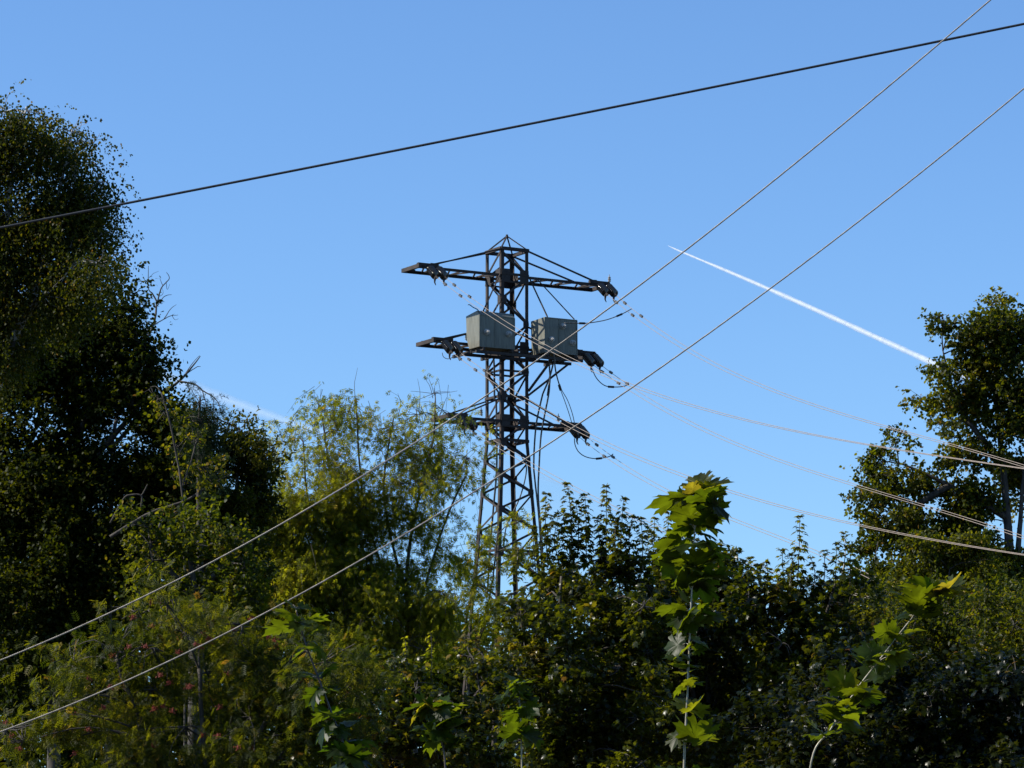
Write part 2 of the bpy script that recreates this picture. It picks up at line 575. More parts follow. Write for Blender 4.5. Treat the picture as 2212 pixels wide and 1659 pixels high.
# ------------------------------------------------------------------ insulators, conductors
D = unit(np.array([0.47, -0.88, 0.0]))
WNAME = {0: 'upper', 1: 'middle', 2: 'lowest'}
OBS = {
    (-1, 0): [(935, 601), (954, 615), (991, 638.6), (1022, 661), (1121.8, 710.7), (1266, 776.6), (1395, 835), (1583.6, 901), (1732.7, 939.7), (1890, 971.7), (2212, 1007)],
    (-1, 1): [(962, 757), (980, 769), (1012.4, 791.5), (1084.5, 835), (1136.7, 860), (1239, 918.6), (1393, 989.6), (1583.6, 1061), (1732.7, 1108), (1856, 1140), (2212, 1196)],
    (-1, 2): [(1000, 912), (1069, 958), (1162.7, 1012), (1225, 1046), (1296, 1086), (1393, 1129), (1620, 1215), (1870, 1290)],
    (1, 0): [(1310.7, 636), (1348, 666), (1398, 701), (1583.6, 793), (1796.6, 886.4), (2009.6, 956.7), (2212, 1003)],
    (1, 1): [(1279.6, 790), (1313, 810), (1334, 824), (1395, 860), (1583.6, 947), (1856, 1056), (2212, 1160)],
    (1, 2): [(1250.8, 945), (1302, 981), (1330, 998), (1393, 1033), (1583.6, 1120), (1732.7, 1184.6), (1900, 1255)],
}
WIRE = {}
for (side, k), obs in OBS.items():
    armz, L = ZARM[k], LARM[k]
    sname = 'left' if side < 0 else 'right'
    starts = []
    for q in range(2):
        a = side * (L - 0.12 - 0.42 * (q if side > 0 else (1 - q)))
        if side > 0:
            a = L - 0.05 - 0.42 * (1 - q)
        else:
            a = -(L - 0.42 - 0.0) + 0.42 * q + 0.05
        att = T(a, -H0 - 0.05, armz - 0.08)
        sd = unit(np.array([0.33, -0.9, -0.56]))
        r = empty('insulator_string', att)
        which = ('outer' if (q == 1) == (side > 0) else 'inner')
        tag(r, 'dark disc insulator string at the %s %s arm tip, %s of two' % (WNAME[k], sname, which), 'insulator', 'insulator strings on the cross arms')
        m = MB()
        m.bar(att - sd * 0.02 + np.array([0, 0, .05]), att + sd * 0.12, 0.03)
        prof = []
        for i in range(6):
            s0 = 0.12 + i * 0.135
            prof += [(s0, 0.045), (s0 + 0.02, 0.05), (s0 + 0.035, 0.165), (s0 + 0.06, 0.185), (s0 + 0.085, 0.165), (s0 + 0.09, 0.06), (s0 + 0.125, 0.045)]
        m.lathe(att, sd, prof, 14)
        m.build('disc_stack', M['glaze'], r, smooth=True)
        e = att + sd * 0.95
        c = MB()
        c.bar(e - sd * 0.02, e + sd * 0.2, 0.05, 0.07)
        c.tube([e, e + np.array([-.04, 0, -.12]), e + np.array([-.05, 0, -.26]), e + np.array([0.0, 0, -.38])], [0.035, 0.05, 0.03, 0.015], 6)
        c.build('clamp', M['steel_dark'], r)
        starts.append(e + sd * 0.15)
    # fit one sagging line through what the photograph shows of this phase
    st0 = (starts[0] + starts[1]) / 2
    ts, zs = [0.0], [st0[2]]
    for (u, v) in obs:
        d = FWD + RIGHT * (u - 1106.0) / FPX + UP * (829.5 - v) / FPX
        # intersect with the vertical plane through st0 along D
        nrm = np.array([D[1], -D[0], 0])
        s = np.dot(st0 - CAM, nrm) / np.dot(d, nrm)
        p = CAM + d * s
        t = np.dot(p - st0, D)
        if t > 0.6:
            ts.append(t)
            zs.append(p[2])
    ts, zs = np.array(ts), np.array(zs)
    deg = 3 if len(ts) > 4 else 2
    Am = np.stack([ts ** i for i in range(1, deg + 1)], 1)
    wgt = np.where(ts < 6, 2.0, 1.0)
    co = np.linalg.lstsq(Am * wgt[:, None], (zs - zs[0]) * wgt, rcond=None)[0]
    tmax = max(ts) if max(ts) > 25 else max(ts)
    t_end = tmax + 10.0
    tt = np.concatenate([np.linspace(0, tmax, 40), np.linspace(tmax, t_end, 8)[1:]])
    zz = np.stack([tt ** i for i in range(1, deg + 1)], 1) @ co
    slope_end = sum(co[i - 1] * i * tmax ** (i - 1) for i in range(1, deg + 1))
    ext = tt > tmax
    zend = (np.stack([np.array([tmax]) ** i for i in range(1, deg + 1)], 1) @ co)[0]
    zz[ext] = zend + slope_end * (tt[ext] - tmax) + 0.004 * (tt[ext] - tmax) ** 2
    for q in range(2):
        pts = starts[q] + D * tt[:, None] + np.array([0, 0, 1.0]) * zz[:, None]
        rt = MB()
        rt.tube(pts, 0.0112, 5)
        which = 'nearer the tower' if (q == 0) == (side > 0) else 'farther out'
        o = rt.build('power_line', M['line'], None, smooth=True, loc=starts[q])
        tag(o, 'thin tan conductor from the %s %s arm, one of its pair starting %s' % (WNAME[k], sname, which), 'power line', 'conductors of the power line')
        WIRE[(side, k, q)] = pts
        for dist in (0.75, 2.1):
            i = np.argmin(np.abs(tt - dist))
            pp = starts[q] + D * dist + np.array([0, 0, 1.0]) * sum(co[j - 1] * dist ** j for j in range(1, deg + 1))
            dd = unit(pts[i + 1] - pts[i])
            cl = MB()
            cl.bar(pp - dd * 0.11, pp + dd * 0.11, 0.07, 0.09)
            cl.build('line_clamp', M['jumper'], o)


def upright_insulator(side, k, a, b=-H0, lab=''):
    p = T(side * a, b, ZARM[k] + 0.08)
    m = MB()
    m.lathe(p, (0, 0, 1), [(0, .03), (.05, .03), (.055, .07), (.09, .07), (.1, .04), (.14, .07), (.17, .07), (.18, .04), (.22, .06), (.25, .06), (.27, .02), (.36, .015)], 10)
    o = m.build('post_insulator', M['porcelain'], None, loc=p)
    tag(o, 'small pale post insulator standing upright on the %s %s cross arm' % (WNAME[k], 'left' if side < 0 else 'right'), 'insulator', 'post insulators')


upright_insulator(1, 0, 4.62)
upright_insulator(-1, 0, 2.9, H0)
upright_insulator(-1, 1, 2.3)
upright_insulator(1, 1, 2.55)
upright_insulator(-1, 2, 1.6)
upright_insulator(1, 2, 2.1)


def spline(pts, n=24):
    pts = np.asarray(pts, float)
    k = len(pts)
    t = np.linspace(0, k - 1, n)
    out = []
    for x in t:
        i = min(int(x), k - 2)
        f = x - i
        p0, p1, p2, p3 = pts[max(i - 1, 0)], pts[i], pts[i + 1], pts[min(i + 2, k - 1)]
        out.append(0.5 * ((2 * p1) + (-p0 + p2) * f + (2 * p0 - 5 * p1 + 4 * p2 - p3) * f * f + (-p0 + 3 * p1 - 3 * p2 + p3) * f ** 3))
    return np.array(out)


def z1v(x, y):
    return 848.3 + .2486 * x, 487 + .2486 * y


def z2v(x, y):
    return 926.9 + .2841 * x, 824.8 + .2841 * y


def loop(name, pts, Y, r, label, cat='cable', mat='jumper', group=None, clamp=None, n=24):
    Ys = np.interp(np.arange(len(pts)), [0, len(pts) - 1], Y) if hasattr(Y, '__len__') else [Y] * len(pts)
    c = spline([P(u, v, y) for (u, v), y in zip(pts, Ys)], n)
    m = MB()
    m.tube(c, r, 6)
    o = m.build(name, M[mat], None, smooth=True, loc=c[0])
    tag(o, label, cat, group)
    if clamp:
        for f in clamp:
            cm = MB()
            i = min(int(f * (n - 1)), n - 2)
            d = unit(c[i + 1] - c[i])
            cm.bar(c[i] - d * 0.13, c[i] + d * 0.13, 0.08)
            cm.build('joint', M['steel_dark'], o)
    return o


JG = 'jumper loops on the tower'
loop('jumper_wire', [z1v(*p) for p in ((2075, 725), (1980, 775), (1850, 822), (1700, 848), (1620, 850), (1490, 848))], (149, 148.3), 0.022,
     'dark jumper cable from the upper right conductors to the right grey cabinet', 'cable', group=JG, clamp=(0.22, 0.75))
loop('jumper_wire', [z1v(*p) for p in ((1735, 1245), (1755, 1300), (1790, 1350), (1840, 1390), (1900, 1403), (1980, 1402), (2035, 1388), (2050, 1362))], 149.4, 0.02,
     'dark jumper loop hanging below the middle right insulators', 'cable', group=JG, clamp=(0.58,))
loop('jumper_wire', [z2v(*p) for p in ((1105, 430), (1110, 480), (1135, 530), (1180, 565), (1240, 582), (1300, 582), (1370, 568), (1400, 548))], 149.8, 0.02,
     'dark jumper loop hanging below the lowest right insulators', 'cable', group=JG, clamp=(0.7,))
loop('jumper_wire', [z1v(*p) for p in ((430, 1105), (440, 1140), (470, 1158), (500, 1155), (530, 1138))], 146.6, 0.014,
     'short thin loop between the two middle left insulator clamps', 'cable', group=JG)
loop('jumper_wire', [z1v(*p) for p in ((655, 690), (670, 690), (700, 712), (740, 735), (790, 800))], (146.3, 147.6), 0.02,
     'short dark lead from the upper left conductors into the left grey cabinet', 'cable', group=JG)
loop('jumper_wire', [z1v(*p) for p in ((832, 950), (822, 1010), (806, 1085), (800, 1130))], (147.4, 148.7), 0.015,
     'thin lead dropping from the left bushing of the left cabinet', 'cable', group=JG)
loop('jumper_wire', [z1v(*p) for p in ((1400, 1110), (1412, 1260), (1455, 1415), (1500, 1540), (1540, 1660), (1570, 1770))], (148.7, 150.4), 0.016,
     'thin curved lead from right cabinet to lowest right arm, left of two', 'cable', group=JG, clamp=(0.42,))
loop('jumper_wire', [z1v(*p) for p in ((1404, 1110), (1420, 1270), (1462, 1415), (1520, 1520), (1565, 1650), (1588, 1770))], (148.7, 150.4), 0.016,
     'thin curved lead from right cabinet to lowest right arm, right of two', 'cable', group=JG)
DG = 'black cables running down the tower'
loop('down_cable', [z1v(*p) for p in ((1358, 1120), (1362, 1230), (1366, 1350), (1345, 1480))] + [z2v(*p) for p in ((915, 0), (910, 90), (875, 270), (850, 420), (836, 650), (830, 860), (850, 1120), (862, 1270), (890, 1700))], 149.2, 0.035,
     'thick black cable down outside the right tower leg, outer of two', 'cable', 'rubber', DG, n=60)
loop('down_cable', [z1v(*p) for p in ((1410, 1120), (1390, 1220), (1360, 1330), (1310, 1450))] + [z2v(*p) for p in ((860, 110), (820, 290), (803, 450), (796, 640), (806, 760), (840, 1100), (870, 1700))], 149.6, 0.035,
     'thick black cable down beside the right tower leg, inner of two', 'cable', 'rubber', DG, n=60)
loop('down_cable', [z1v(*p) for p in ((870, 1070), (882, 1240), (885, 1500))] + [z2v(*p) for p in ((510, 160), (515, 480), (512, 700), (490, 950), (465, 1250), (440, 1640))], 149.4, 0.04,
     'thick black cable from under the left cabinet down between the left legs', 'cable', 'rubber', DG, n=60)
loop('down_cable', [z2v(*p) for p in ((700, 560), (738, 640), (730, 740), (690, 880), (630, 1010), (585, 1110), (560, 1300))], 150.2, 0.03,
     'thin black cable slanting across the inside of the tower below the lowest arm', 'cable', 'rubber', DG, n=40)

# ------------------------------------------------------------------ near cables
CB = {'up': [(0, 1427), (168.5, 1354), (337, 1278), (472, 1204), (667.5, 1100), (982.5, 898), (1144, 790), (1398, 604), (1470, 550), (2033, 90), (2140, 0)],
      'lo': [(0, 1580), (168.5, 1517.6), (337, 1443.5), (505.5, 1352.5), (707, 1256), (927, 1120), (1077.5, 1029), (1228, 934), (1378.6, 825), (1762, 550), (2212, 191)],
      'bl': [(0, 491.5), (265, 440.5), (550, 386), (850, 327), (1300, 235), (2034, 88), (2212, 52)]}


def near_curve(key, Y, n):
    q = np.array(CB[key])
    co = np.polyfit(q[:, 0], q[:, 1], 4 if key != 'bl' else 2)
    us = np.linspace(-150, 2360, n)
    return np.array([P(u, np.polyval(co, min(max(u, 0), 2212)) + np.polyval(np.polyder(co), min(max(u, 0), 2212)) * (u - min(max(u, 0), 2212)), Y) for u in us])


def twisted(key, Y, label):
    c = near_curve(key, Y, 2400)
    tang = unit(np.gradient(c, axis=0))
    s = unit(np.cross(tang, np.array([0, 1.0, 0])))
    t = np.cross(tang, s)
    arc = np.concatenate([[0], np.cumsum(np.linalg.norm(np.diff(c, axis=0), axis=1))])
    m = MB()
    for k in range(3):
        ph = arc / 0.022 * 2 * math.pi + k * 2 * math.pi / 3
        m.tube(c + 0.0014 * (np.cos(ph)[:, None] * s + np.sin(ph)[:, None] * t), 0.0019, 5)
    o = m.build('twisted_cable', M['alu'], None, smooth=True, loc=c[0])
    tag(o, label, 'cable', 'pale twisted cables in the foreground')


twisted('up', 14.0, 'pale twisted metal cable, upper of the two rising from lower left to upper right')
twisted('lo', 14.6, 'pale twisted metal cable, lower of the two rising from lower left to upper right')
m = MB()
c = near_curve('bl', 16.0, 60)
m.tube(c, 0.0056, 8)
tag(m.build('black_cable', M['rubber'], None, smooth=True, loc=c[0]), 'thin black cable slanting across the whole sky above the tower', 'cable')


# ------------------------------------------------------------------ leaves
def oval():
    v = [(0, 0, 0), (-0.24, 0.32, 0.05), (-0.22, 0.62, 0.05), (0, 1, -0.06), (0.22, 0.62, 0.05), (0.24, 0.32, 0.05), (0, 0.5, 0)]
    f = [(0, 6, 1), (1, 6, 2), (2, 6, 3), (3, 6, 4), (4, 6, 5), (5, 6, 0)]
    return np.array(v), f


def roundleaf():
    v = [(0, 0, 0), (-0.38, 0.22, 0.07), (-0.40, 0.58, 0.04), (0, 1, -0.08), (0.40, 0.58, 0.04), (0.38, 0.22, 0.07), (0, 0.5, 0)]
    f = [(0, 6, 1), (1, 6, 2), (2, 6, 3), (3, 6, 4), (4, 6, 5), (5, 6, 0)]
    return np.array(v), f


def maple_small():
    half = [(0.0, 0.0), (0.28, -0.12), (0.24, 0.08), (0.52, 0.22), (0.34, 0.34), (0.44, 0.70), (0.20, 0.58), (0.0, 1.0)]
    o = half + [(-x, y) for x, y in half[-2:0:-1]]
    v = [(x, y, 0.05 - 0.55 * (x * x + (y - .3) ** 2) + 0.08 * abs(x)) for x, y in o] + [(0, 0.3, 0.05)]
    k = len(o)
    return np.array(v), [(i, (i + 1) % k, k) for i in range(k)]


def maple_big(curl):
    half = [(0.0, 0.0), (0.12, -0.11), (0.30, -0.20), (0.32, -0.12), (0.48, -0.12), (0.47, -0.01), (0.46, 0.08), (0.58, 0.12), (0.64, 0.22), (0.80, 0.27),
            (0.68, 0.36), (0.68, 0.46), (0.56, 0.44), (0.46, 0.42), (0.45, 0.50), (0.50, 0.62), (0.62, 0.68), (0.50, 0.74), (0.50, 0.88), (0.38, 0.82), (0.31, 0.75),
            (0.26, 0.70), (0.24, 0.84), (0.11, 0.92), (0.0, 1.10)]
    o = half + [(-x, y) for x, y in half[-2:0:-1]]
    k = len(o)
    ctr = np.array([0, 0.22])
    v = []
    for s in (1.0, 0.6, 0.25):
        for x, y in o:
            q = ctr + (np.array([x, y]) - ctr) * s
            v.append((q[0], q[1]))
    v.append(tuple(ctr))
    out = []
    for x, y in v:
        r2 = x * x + (y - .22) ** 2
        out.append((x * (1 - 0.12 * curl), y, -curl * 0.55 * r2 + 0.22 * abs(x) * (1 - 0.4 * curl) + 0.03 * math.sin(9 * x + 5 * y)))
    f = []
    for ring in range(2):
        for i in range(k):
            j = (i + 1) % k
            f.append((ring * k + i, ring * k + j, (ring + 1) * k + j, (ring + 1) * k + i))
    f += [(2 * k + i, 2 * k + (i + 1) % k, 3 * k) for i in range(k)]
    return np.array(out), f


def compose(items):
    vs, fs, n = [], [], 0
    for v, f in items:
        vs.append(v)
        fs += [tuple(i + n for i in q) for q in f]
        n += len(v)
    return np.concatenate(vs), fs


def lance():
    v = [(0, 0, 0), (-0.13, 0.4, 0.03), (0, 1, -0.05), (0.13, 0.4, 0.03)]
    return np.array(v, float), [(0, 3, 2), (0, 2, 1)]


def place2(tpl, ang, org, s, droop=0.0):
    v, f = tpl
    c, si = math.cos(ang), math.sin(ang)
    q = v * s
    x, y = q[:, 0] * c - q[:, 1] * si, q[:, 0] * si + q[:, 1] * c
    r = np.hypot(x, y)
    return np.stack([x + org[0], y + org[1], q[:, 2] - droop * r * r + org[2]], 1), f


def elder_leaf():
    it = [place2(lance(), 0, (0, 0.45, -0.05), 0.6, 0.5)]
    for y, a in ((0.2, 1.0), (0.45, 0.75)):
        it.append(place2(lance(), a, (0, y, 0), 0.55, 0.7))
        it.append(place2(lance(), -a, (0, y, 0), 0.55, 0.7))
    return compose(it)


def rowan_leaf():
    it = []
    for k, y in enumerate(np.linspace(0.15, 0.85, 5)):
        for s in (1, -1):
            it.append(place2(lance(), s * 1.1, (0, y, -0.25 * y * y), 0.42, 0.3))
    it.append(place2(lance(), 0, (0, 0.8, -0.18), 0.4, 0.3))
    return compose(it)


def needles():
    it = []
    for k in range(9):
        it.append(place2((lance()[0] * np.array([0.35, 1, 1]), lance()[1]), rng.uniform(-1.3, 1.3), (0, rng.uniform(0, 0.4), rng.uniform(-.15, .15)), 0.6, rng.uniform(-.5, .5)))
    return compose(it)


LEAF = {'oval': oval(), 'round': roundleaf(), 'maple': maple_small(), 'elder': elder_leaf(), 'rowan': rowan_leaf(), 'needle': needles()}
LAREA = {'oval': 0.32, 'round': 0.5, 'maple': 0.42, 'elder': 0.24, 'rowan': 0.38, 'needle': 0.3}
BIG = [maple_big(c) for c in (-0.2, 0.15, 0.45, 0.8)]


def leaf_mesh(name, parent, tpl, pos, axis, nrm, size, tint, mat, smooth=True):
    tv, tf = tpl
    pos = np.asarray(pos) - worldloc(parent)
    Mn = len(pos)
    y = unit(axis)
    x = unit(np.cross(y, nrm))
    z = np.cross(x, y)
    V = (pos[:, None, :] + size[:, None, None] * (tv[None, :, 0:1] * x[:, None, :] + tv[None, :, 1:2] * y[:, None, :] + tv[None, :, 2:3] * z[:, None, :])).reshape(-1, 3)
    nv = len(tv)
    lens = np.array([len(f) for f in tf])
    flat = np.concatenate([np.array(f) for f in tf])
    loops = (flat[None, :] + (np.arange(Mn) * nv)[:, None]).ravel()
    totals = np.tile(lens, Mn)
    starts = np.concatenate([[0], np.cumsum(totals)[:-1]])
    me = bpy.data.meshes.new(name)
    me.vertices.add(len(V))
    me.vertices.foreach_set('co', V.astype(np.float32).ravel())
    me.loops.add(len(loops))
    me.loops.foreach_set('vertex_index', loops.astype(np.int32))
    me.polygons.add(len(totals))
    me.polygons.foreach_set('loop_start', starts.astype(np.int32))
    me.polygons.foreach_set('use_smooth', np.full(len(totals), smooth))
    at = me.attributes.new('tint', 'FLOAT', 'FACE')
    at.data.foreach_set('value', np.repeat(np.clip(tint, 0, 1), len(tf)).astype(np.float32))
    me.materials.append(mat)
    me.update(calc_edges=True)
    o = bpy.data.objects.new(name, me)
    COL.objects.link(o)
    o.parent = parent
    return o


def rnd(n):
    return unit(rng.normal(size=(n, 3)))


LAIK = 2.3


def leaf_cloud(lobes, Y, leaf, size, lai, clump=0.45, droop=0.0, up=0.8, tint=(0.3, 0.15), yellow=0.05, wild=0.0, per=7, depth=0.8, pxm=None, shell=0.42, twigl=None):
    """Leaves on short twigs, gathered in clumps that fill the lobes (view-direction ellipsoids at distance Y).
    Returns pos, axis, normal, size, tint and the twig list."""
    pxm = Y / FPX
    la = LAREA[leaf] * size * size / LAIK
    PO, AX, NR, SZ, TI, TW = [], [], [], [], [], []
    for lb in lobes:
        u, v, ru, rv = lb[:4]
        dy = lb[4] if len(lb) > 4 else rng.normal() * 0.6
        dens = lb[5] if len(lb) > 5 else 1.0
        c = P(u, v, Y + dy)
        ax = np.array([ru * pxm, max(0.5, min(ru, rv * 1.3) * pxm * depth), rv * pxm])
        area = math.pi * ax[0] * ax[2]
        nleaf = max(12, int(area * lai * dens / la))
        nt_ = max(2, nleaf // per)
        nc = max(2, int(area / (clump * clump * 1.6)) + 1)
        cr = rng.uniform(0, 1, nc) ** shell
        cc = c + rnd(nc) * ax * cr[:, None]
        ct = rng.normal(tint[0], tint[1], nc)
        ci = rng.integers(0, nc, nt_)
        off = rng.normal(size=(nt_, 3)) * clump * 0.5
        off[:, 2] *= 0.75
        tp = cc[ci] + off
        outw = unit(tp - c + np.array([0, 0, 0.3]) * ax[2])
        td = unit(outw * 0.7 + rnd(nt_) * 0.7 + np.array([0, 0, 0.25 - droop * 1.6]))
        tl = (twigl or clump * 0.8) * rng.uniform(0.6, 1.3, nt_)
        TW.append((tp, td, tl, c))
        k = rng.integers(max(2, per - 3), per + 4, nt_)
        ri = np.repeat(np.arange(nt_), k)
        n = len(ri)
        f = rng.uniform(0.0, 1.0, n)
        pos = tp[ri] + td[ri] * (tl[ri] * f)[:, None]
        pos[:, 2] -= droop * tl[ri] * f * f * 0.6
        pos += rng.normal(size=(n, 3)) * size * 0.25
        axd = unit(td[ri] * 0.4 + rnd(n) * 0.8 + np.array([0, 0, -0.15 - droop * 0.9]))
        nr = unit(rnd(n) * (1 - up * 0.5) + np.array([0, 0, up]) + outw[ri] * 0.25)
        wl = rng.uniform(size=n) < wild
        nr[wl] = rnd(int(wl.sum()))
        tn = ct[ci][ri] + rng.normal(size=n) * 0.08
        ye = rng.uniform(size=n) < yellow
        tn[ye] = rng.uniform(0.72, 0.97, ye.sum())
        PO.append(pos), AX.append(axd), NR.append(nr), SZ.append(size * rng.uniform(0.65, 1.2, n)), TI.append(np.clip(tn, 0, 1))
    return [np.concatenate(x) for x in (PO, AX, NR, SZ, TI)] + [TW]


def wobble(pts, amp, n):
    c = spline(pts, n)
    w_ = rng.normal(size=(n, 3)) * amp
    w_[0] = 0
    w_ = np.cumsum(w_, 0) * 0.25
    return c + w_


def tree(name, label, cat, Y, stems, lobes, leaf, size, mat, lai=2.6, bark='bark', group=None, limbs=True, twigs=0.0, base_r=0.16,
         sticks=None, extra=None, crown='crown', twr=0.008, twmat=None, **kw):
    """stems: polylines in view directions, the first starts at the ground."""
    b0 = P(stems[0][0][0], 1900, Y)
    base = np.array([b0[0], Y, 0.0])
    r = empty(name, base)
    tag(r, label, cat, group)
    mb = MB()
    paths = []
    for i, s in enumerate(stems):
        pts = [P(q[0], q[1], Y + (q[2] if len(q) > 2 else 0.0)) for q in s]
        if i == 0:
            pts = [base] + pts
        c = wobble(pts, 0.03, 22)
        if i == 0:
            c[0] = base
        r0 = base_r if i == 0 else base_r * 0.5
        mb.tube(c, np.linspace(r0, 0.025, 22), 7)
        paths.append(c)
    allp = np.concatenate(paths)
    PO, AX, NR, SZ, TI, TW = leaf_cloud(lobes, Y, leaf, size, lai, **kw)
    if limbs:
        for tp, td, tl, c in TW:
            d = np.linalg.norm(allp - c, axis=1) + np.maximum(0, allp[:, 2] - c[2]) * 2.0
            s = allp[np.argmin(d)]
            if np.linalg.norm(s - c) > 0.3:
                mid = (s + c) / 2 + np.array([0, 0, 0.12 * np.linalg.norm(s - c)])
                lm = wobble([s, mid, c], 0.03, 9)
                mb.tube(lm, np.linspace(min(0.032, base_r * 0.28), 0.007, 9), 5, caps=False)
            kk = min(len(tp), 10)
            for j in rng.choice(len(tp), kk, replace=False):
                mb.tube(wobble([c, (c + tp[j]) / 2 + rng.normal(size=3) * 0.06, tp[j]], 0.01, 5), np.linspace(0.011, 0.005, 5), 4, caps=False)
    if sticks:
        for s in sticks:
            c = wobble([P(q[0], q[1], Y) for q in s], 0.015, 8)
            mb.tube(c, np.linspace(0.012, 0.004, 8), 4)
    cr = leaf_mesh(crown, r, LEAF[leaf], PO, AX, NR, SZ, TI, M[mat])
    if twigs > 0:
        tb = mb
        for tp, td, tl, c in TW:
            for j in range(len(tp)):
                if rng.uniform() < twigs:
                    e = tp[j] + td[j] * tl[j]
                    tb.tube([tp[j] - td[j] * tl[j] * 0.5, tp[j] + td[j] * tl[j] * 0.4, e - np.array([0, 0, kw.get('droop', 0) * tl[j] * 0.5])], [twr, twr * 0.7, twr * 0.4], 3, caps=False)
    mb.build('trunk', M[bark], r, smooth=True)
    return r


# ---- left group
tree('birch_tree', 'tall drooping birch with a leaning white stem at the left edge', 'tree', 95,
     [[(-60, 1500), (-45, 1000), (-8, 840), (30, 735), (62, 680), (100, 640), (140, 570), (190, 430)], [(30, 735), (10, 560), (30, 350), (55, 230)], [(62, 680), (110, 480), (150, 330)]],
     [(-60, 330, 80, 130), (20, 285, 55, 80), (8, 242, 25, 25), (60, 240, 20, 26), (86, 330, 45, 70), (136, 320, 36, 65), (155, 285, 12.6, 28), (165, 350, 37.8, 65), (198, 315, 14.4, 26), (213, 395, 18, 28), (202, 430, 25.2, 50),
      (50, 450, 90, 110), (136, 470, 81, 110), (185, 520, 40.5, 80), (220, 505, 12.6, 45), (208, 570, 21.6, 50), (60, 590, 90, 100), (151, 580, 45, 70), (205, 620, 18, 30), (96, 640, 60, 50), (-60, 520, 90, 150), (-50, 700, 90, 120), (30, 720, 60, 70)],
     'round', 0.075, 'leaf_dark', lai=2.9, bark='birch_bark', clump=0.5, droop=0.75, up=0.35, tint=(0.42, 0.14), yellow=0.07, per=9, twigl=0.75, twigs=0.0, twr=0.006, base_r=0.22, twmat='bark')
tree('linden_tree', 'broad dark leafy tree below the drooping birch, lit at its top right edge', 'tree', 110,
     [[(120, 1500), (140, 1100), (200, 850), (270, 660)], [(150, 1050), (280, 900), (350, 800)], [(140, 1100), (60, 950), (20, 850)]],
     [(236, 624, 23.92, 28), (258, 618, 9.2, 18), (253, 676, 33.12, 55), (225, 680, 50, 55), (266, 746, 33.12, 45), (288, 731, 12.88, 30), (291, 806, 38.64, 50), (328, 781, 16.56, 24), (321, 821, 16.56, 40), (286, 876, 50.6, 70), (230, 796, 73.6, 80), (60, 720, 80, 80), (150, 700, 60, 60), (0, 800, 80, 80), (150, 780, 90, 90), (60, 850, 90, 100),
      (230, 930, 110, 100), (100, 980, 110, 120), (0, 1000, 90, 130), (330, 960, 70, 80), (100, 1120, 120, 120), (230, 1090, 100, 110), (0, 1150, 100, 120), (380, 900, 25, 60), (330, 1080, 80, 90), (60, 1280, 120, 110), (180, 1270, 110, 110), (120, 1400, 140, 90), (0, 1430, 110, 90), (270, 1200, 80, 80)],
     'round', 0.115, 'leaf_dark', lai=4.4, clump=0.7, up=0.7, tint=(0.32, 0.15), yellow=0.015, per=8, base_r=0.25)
tree('aspen_tree', 'yellowing young tree in front of the dark trees, left of the far conifer', 'tree', 101,
     [[(400, 1400), (395, 1100), (375, 950), (350, 850)], [(395, 1050), (425, 950)]],
     [(355, 890, 28, 34), (328, 838, 14, 14), (340, 862, 20, 22), (415, 955, 20, 40), (440, 1010, 34, 44), (385, 965, 30, 40), (400, 1040, 44, 36)],
     'round', 0.11, 'leaf_birch', lai=0.7, clump=0.4, up=0.6, tint=(0.50, 0.12), yellow=0.14, per=7, base_r=0.035)
tree('conifer_tree', 'small dark conifer top behind the dead branches at left', 'tree', 106,
     [[(432, 1400), (430, 1000), (430, 855)]],
     [(430, 868, 13, 26), (434, 905, 24, 26), (455, 920, 16, 24), (440, 945, 36, 40), (415, 900, 14, 20), (435, 1000, 50, 60)],
     'needle', 0.22, 'needle', lai=2.6, clump=0.4, up=0.4, tint=(0.4, 0.2), yellow=0, per=6)
tree('oak_tree', 'dark olive tree with a pointed spiky top, left of the pale green elder', 'tree', 114,
     [[(505, 1450), (505, 1150), (515, 930)], [(505, 1150), (545, 1040), (560, 990)]],
     [(512, 930, 15, 26), (540, 950, 12, 30), (520, 975, 28, 40), (495, 990, 30, 55), (556, 1000, 18, 34), (576, 985, 9, 20), (572, 1020, 14, 22), (530, 1050, 55, 65), (500, 1120, 60, 80), (450, 1080, 60, 80), (560, 1080, 26, 55), (420, 1180, 80, 80), (540, 1180, 60, 80), (400, 1100, 60, 90), (460, 1280, 90, 80), (385, 965, 50, 60), (440, 960, 40, 50), (350, 930, 40, 60), (410, 1020, 60, 60), (395, 905, 22, 30)],
     'oval', 0.14, 'leaf_dark', lai=4.2, clump=0.5, up=0.5, tint=(0.4, 0.18), yellow=0.05, per=8)
tree('hazel_bush', 'low yellow green rounded bush under the dark trees at left', 'shrub', 72,
     [[(420, 1400), (420, 1280), (400, 1180)], [(420, 1300), (330, 1180)], [(420, 1300), (500, 1190)]],
     [(320, 1140, 40, 40), (368, 1112, 24, 26), (400, 1155, 55, 45), (448, 1118, 26, 32), (470, 1165, 48, 45), (528, 1165, 28, 32), (330, 1210, 55, 48), (430, 1225, 80, 55), (530, 1225, 50, 55), (340, 1280, 60, 55), (440, 1290, 80, 55), (540, 1290, 60, 60)],
     'round', 0.085, 'leaf_birch', lai=1.7, clump=0.30, up=0.65, tint=(0.38, 0.14), yellow=0.04, per=7)

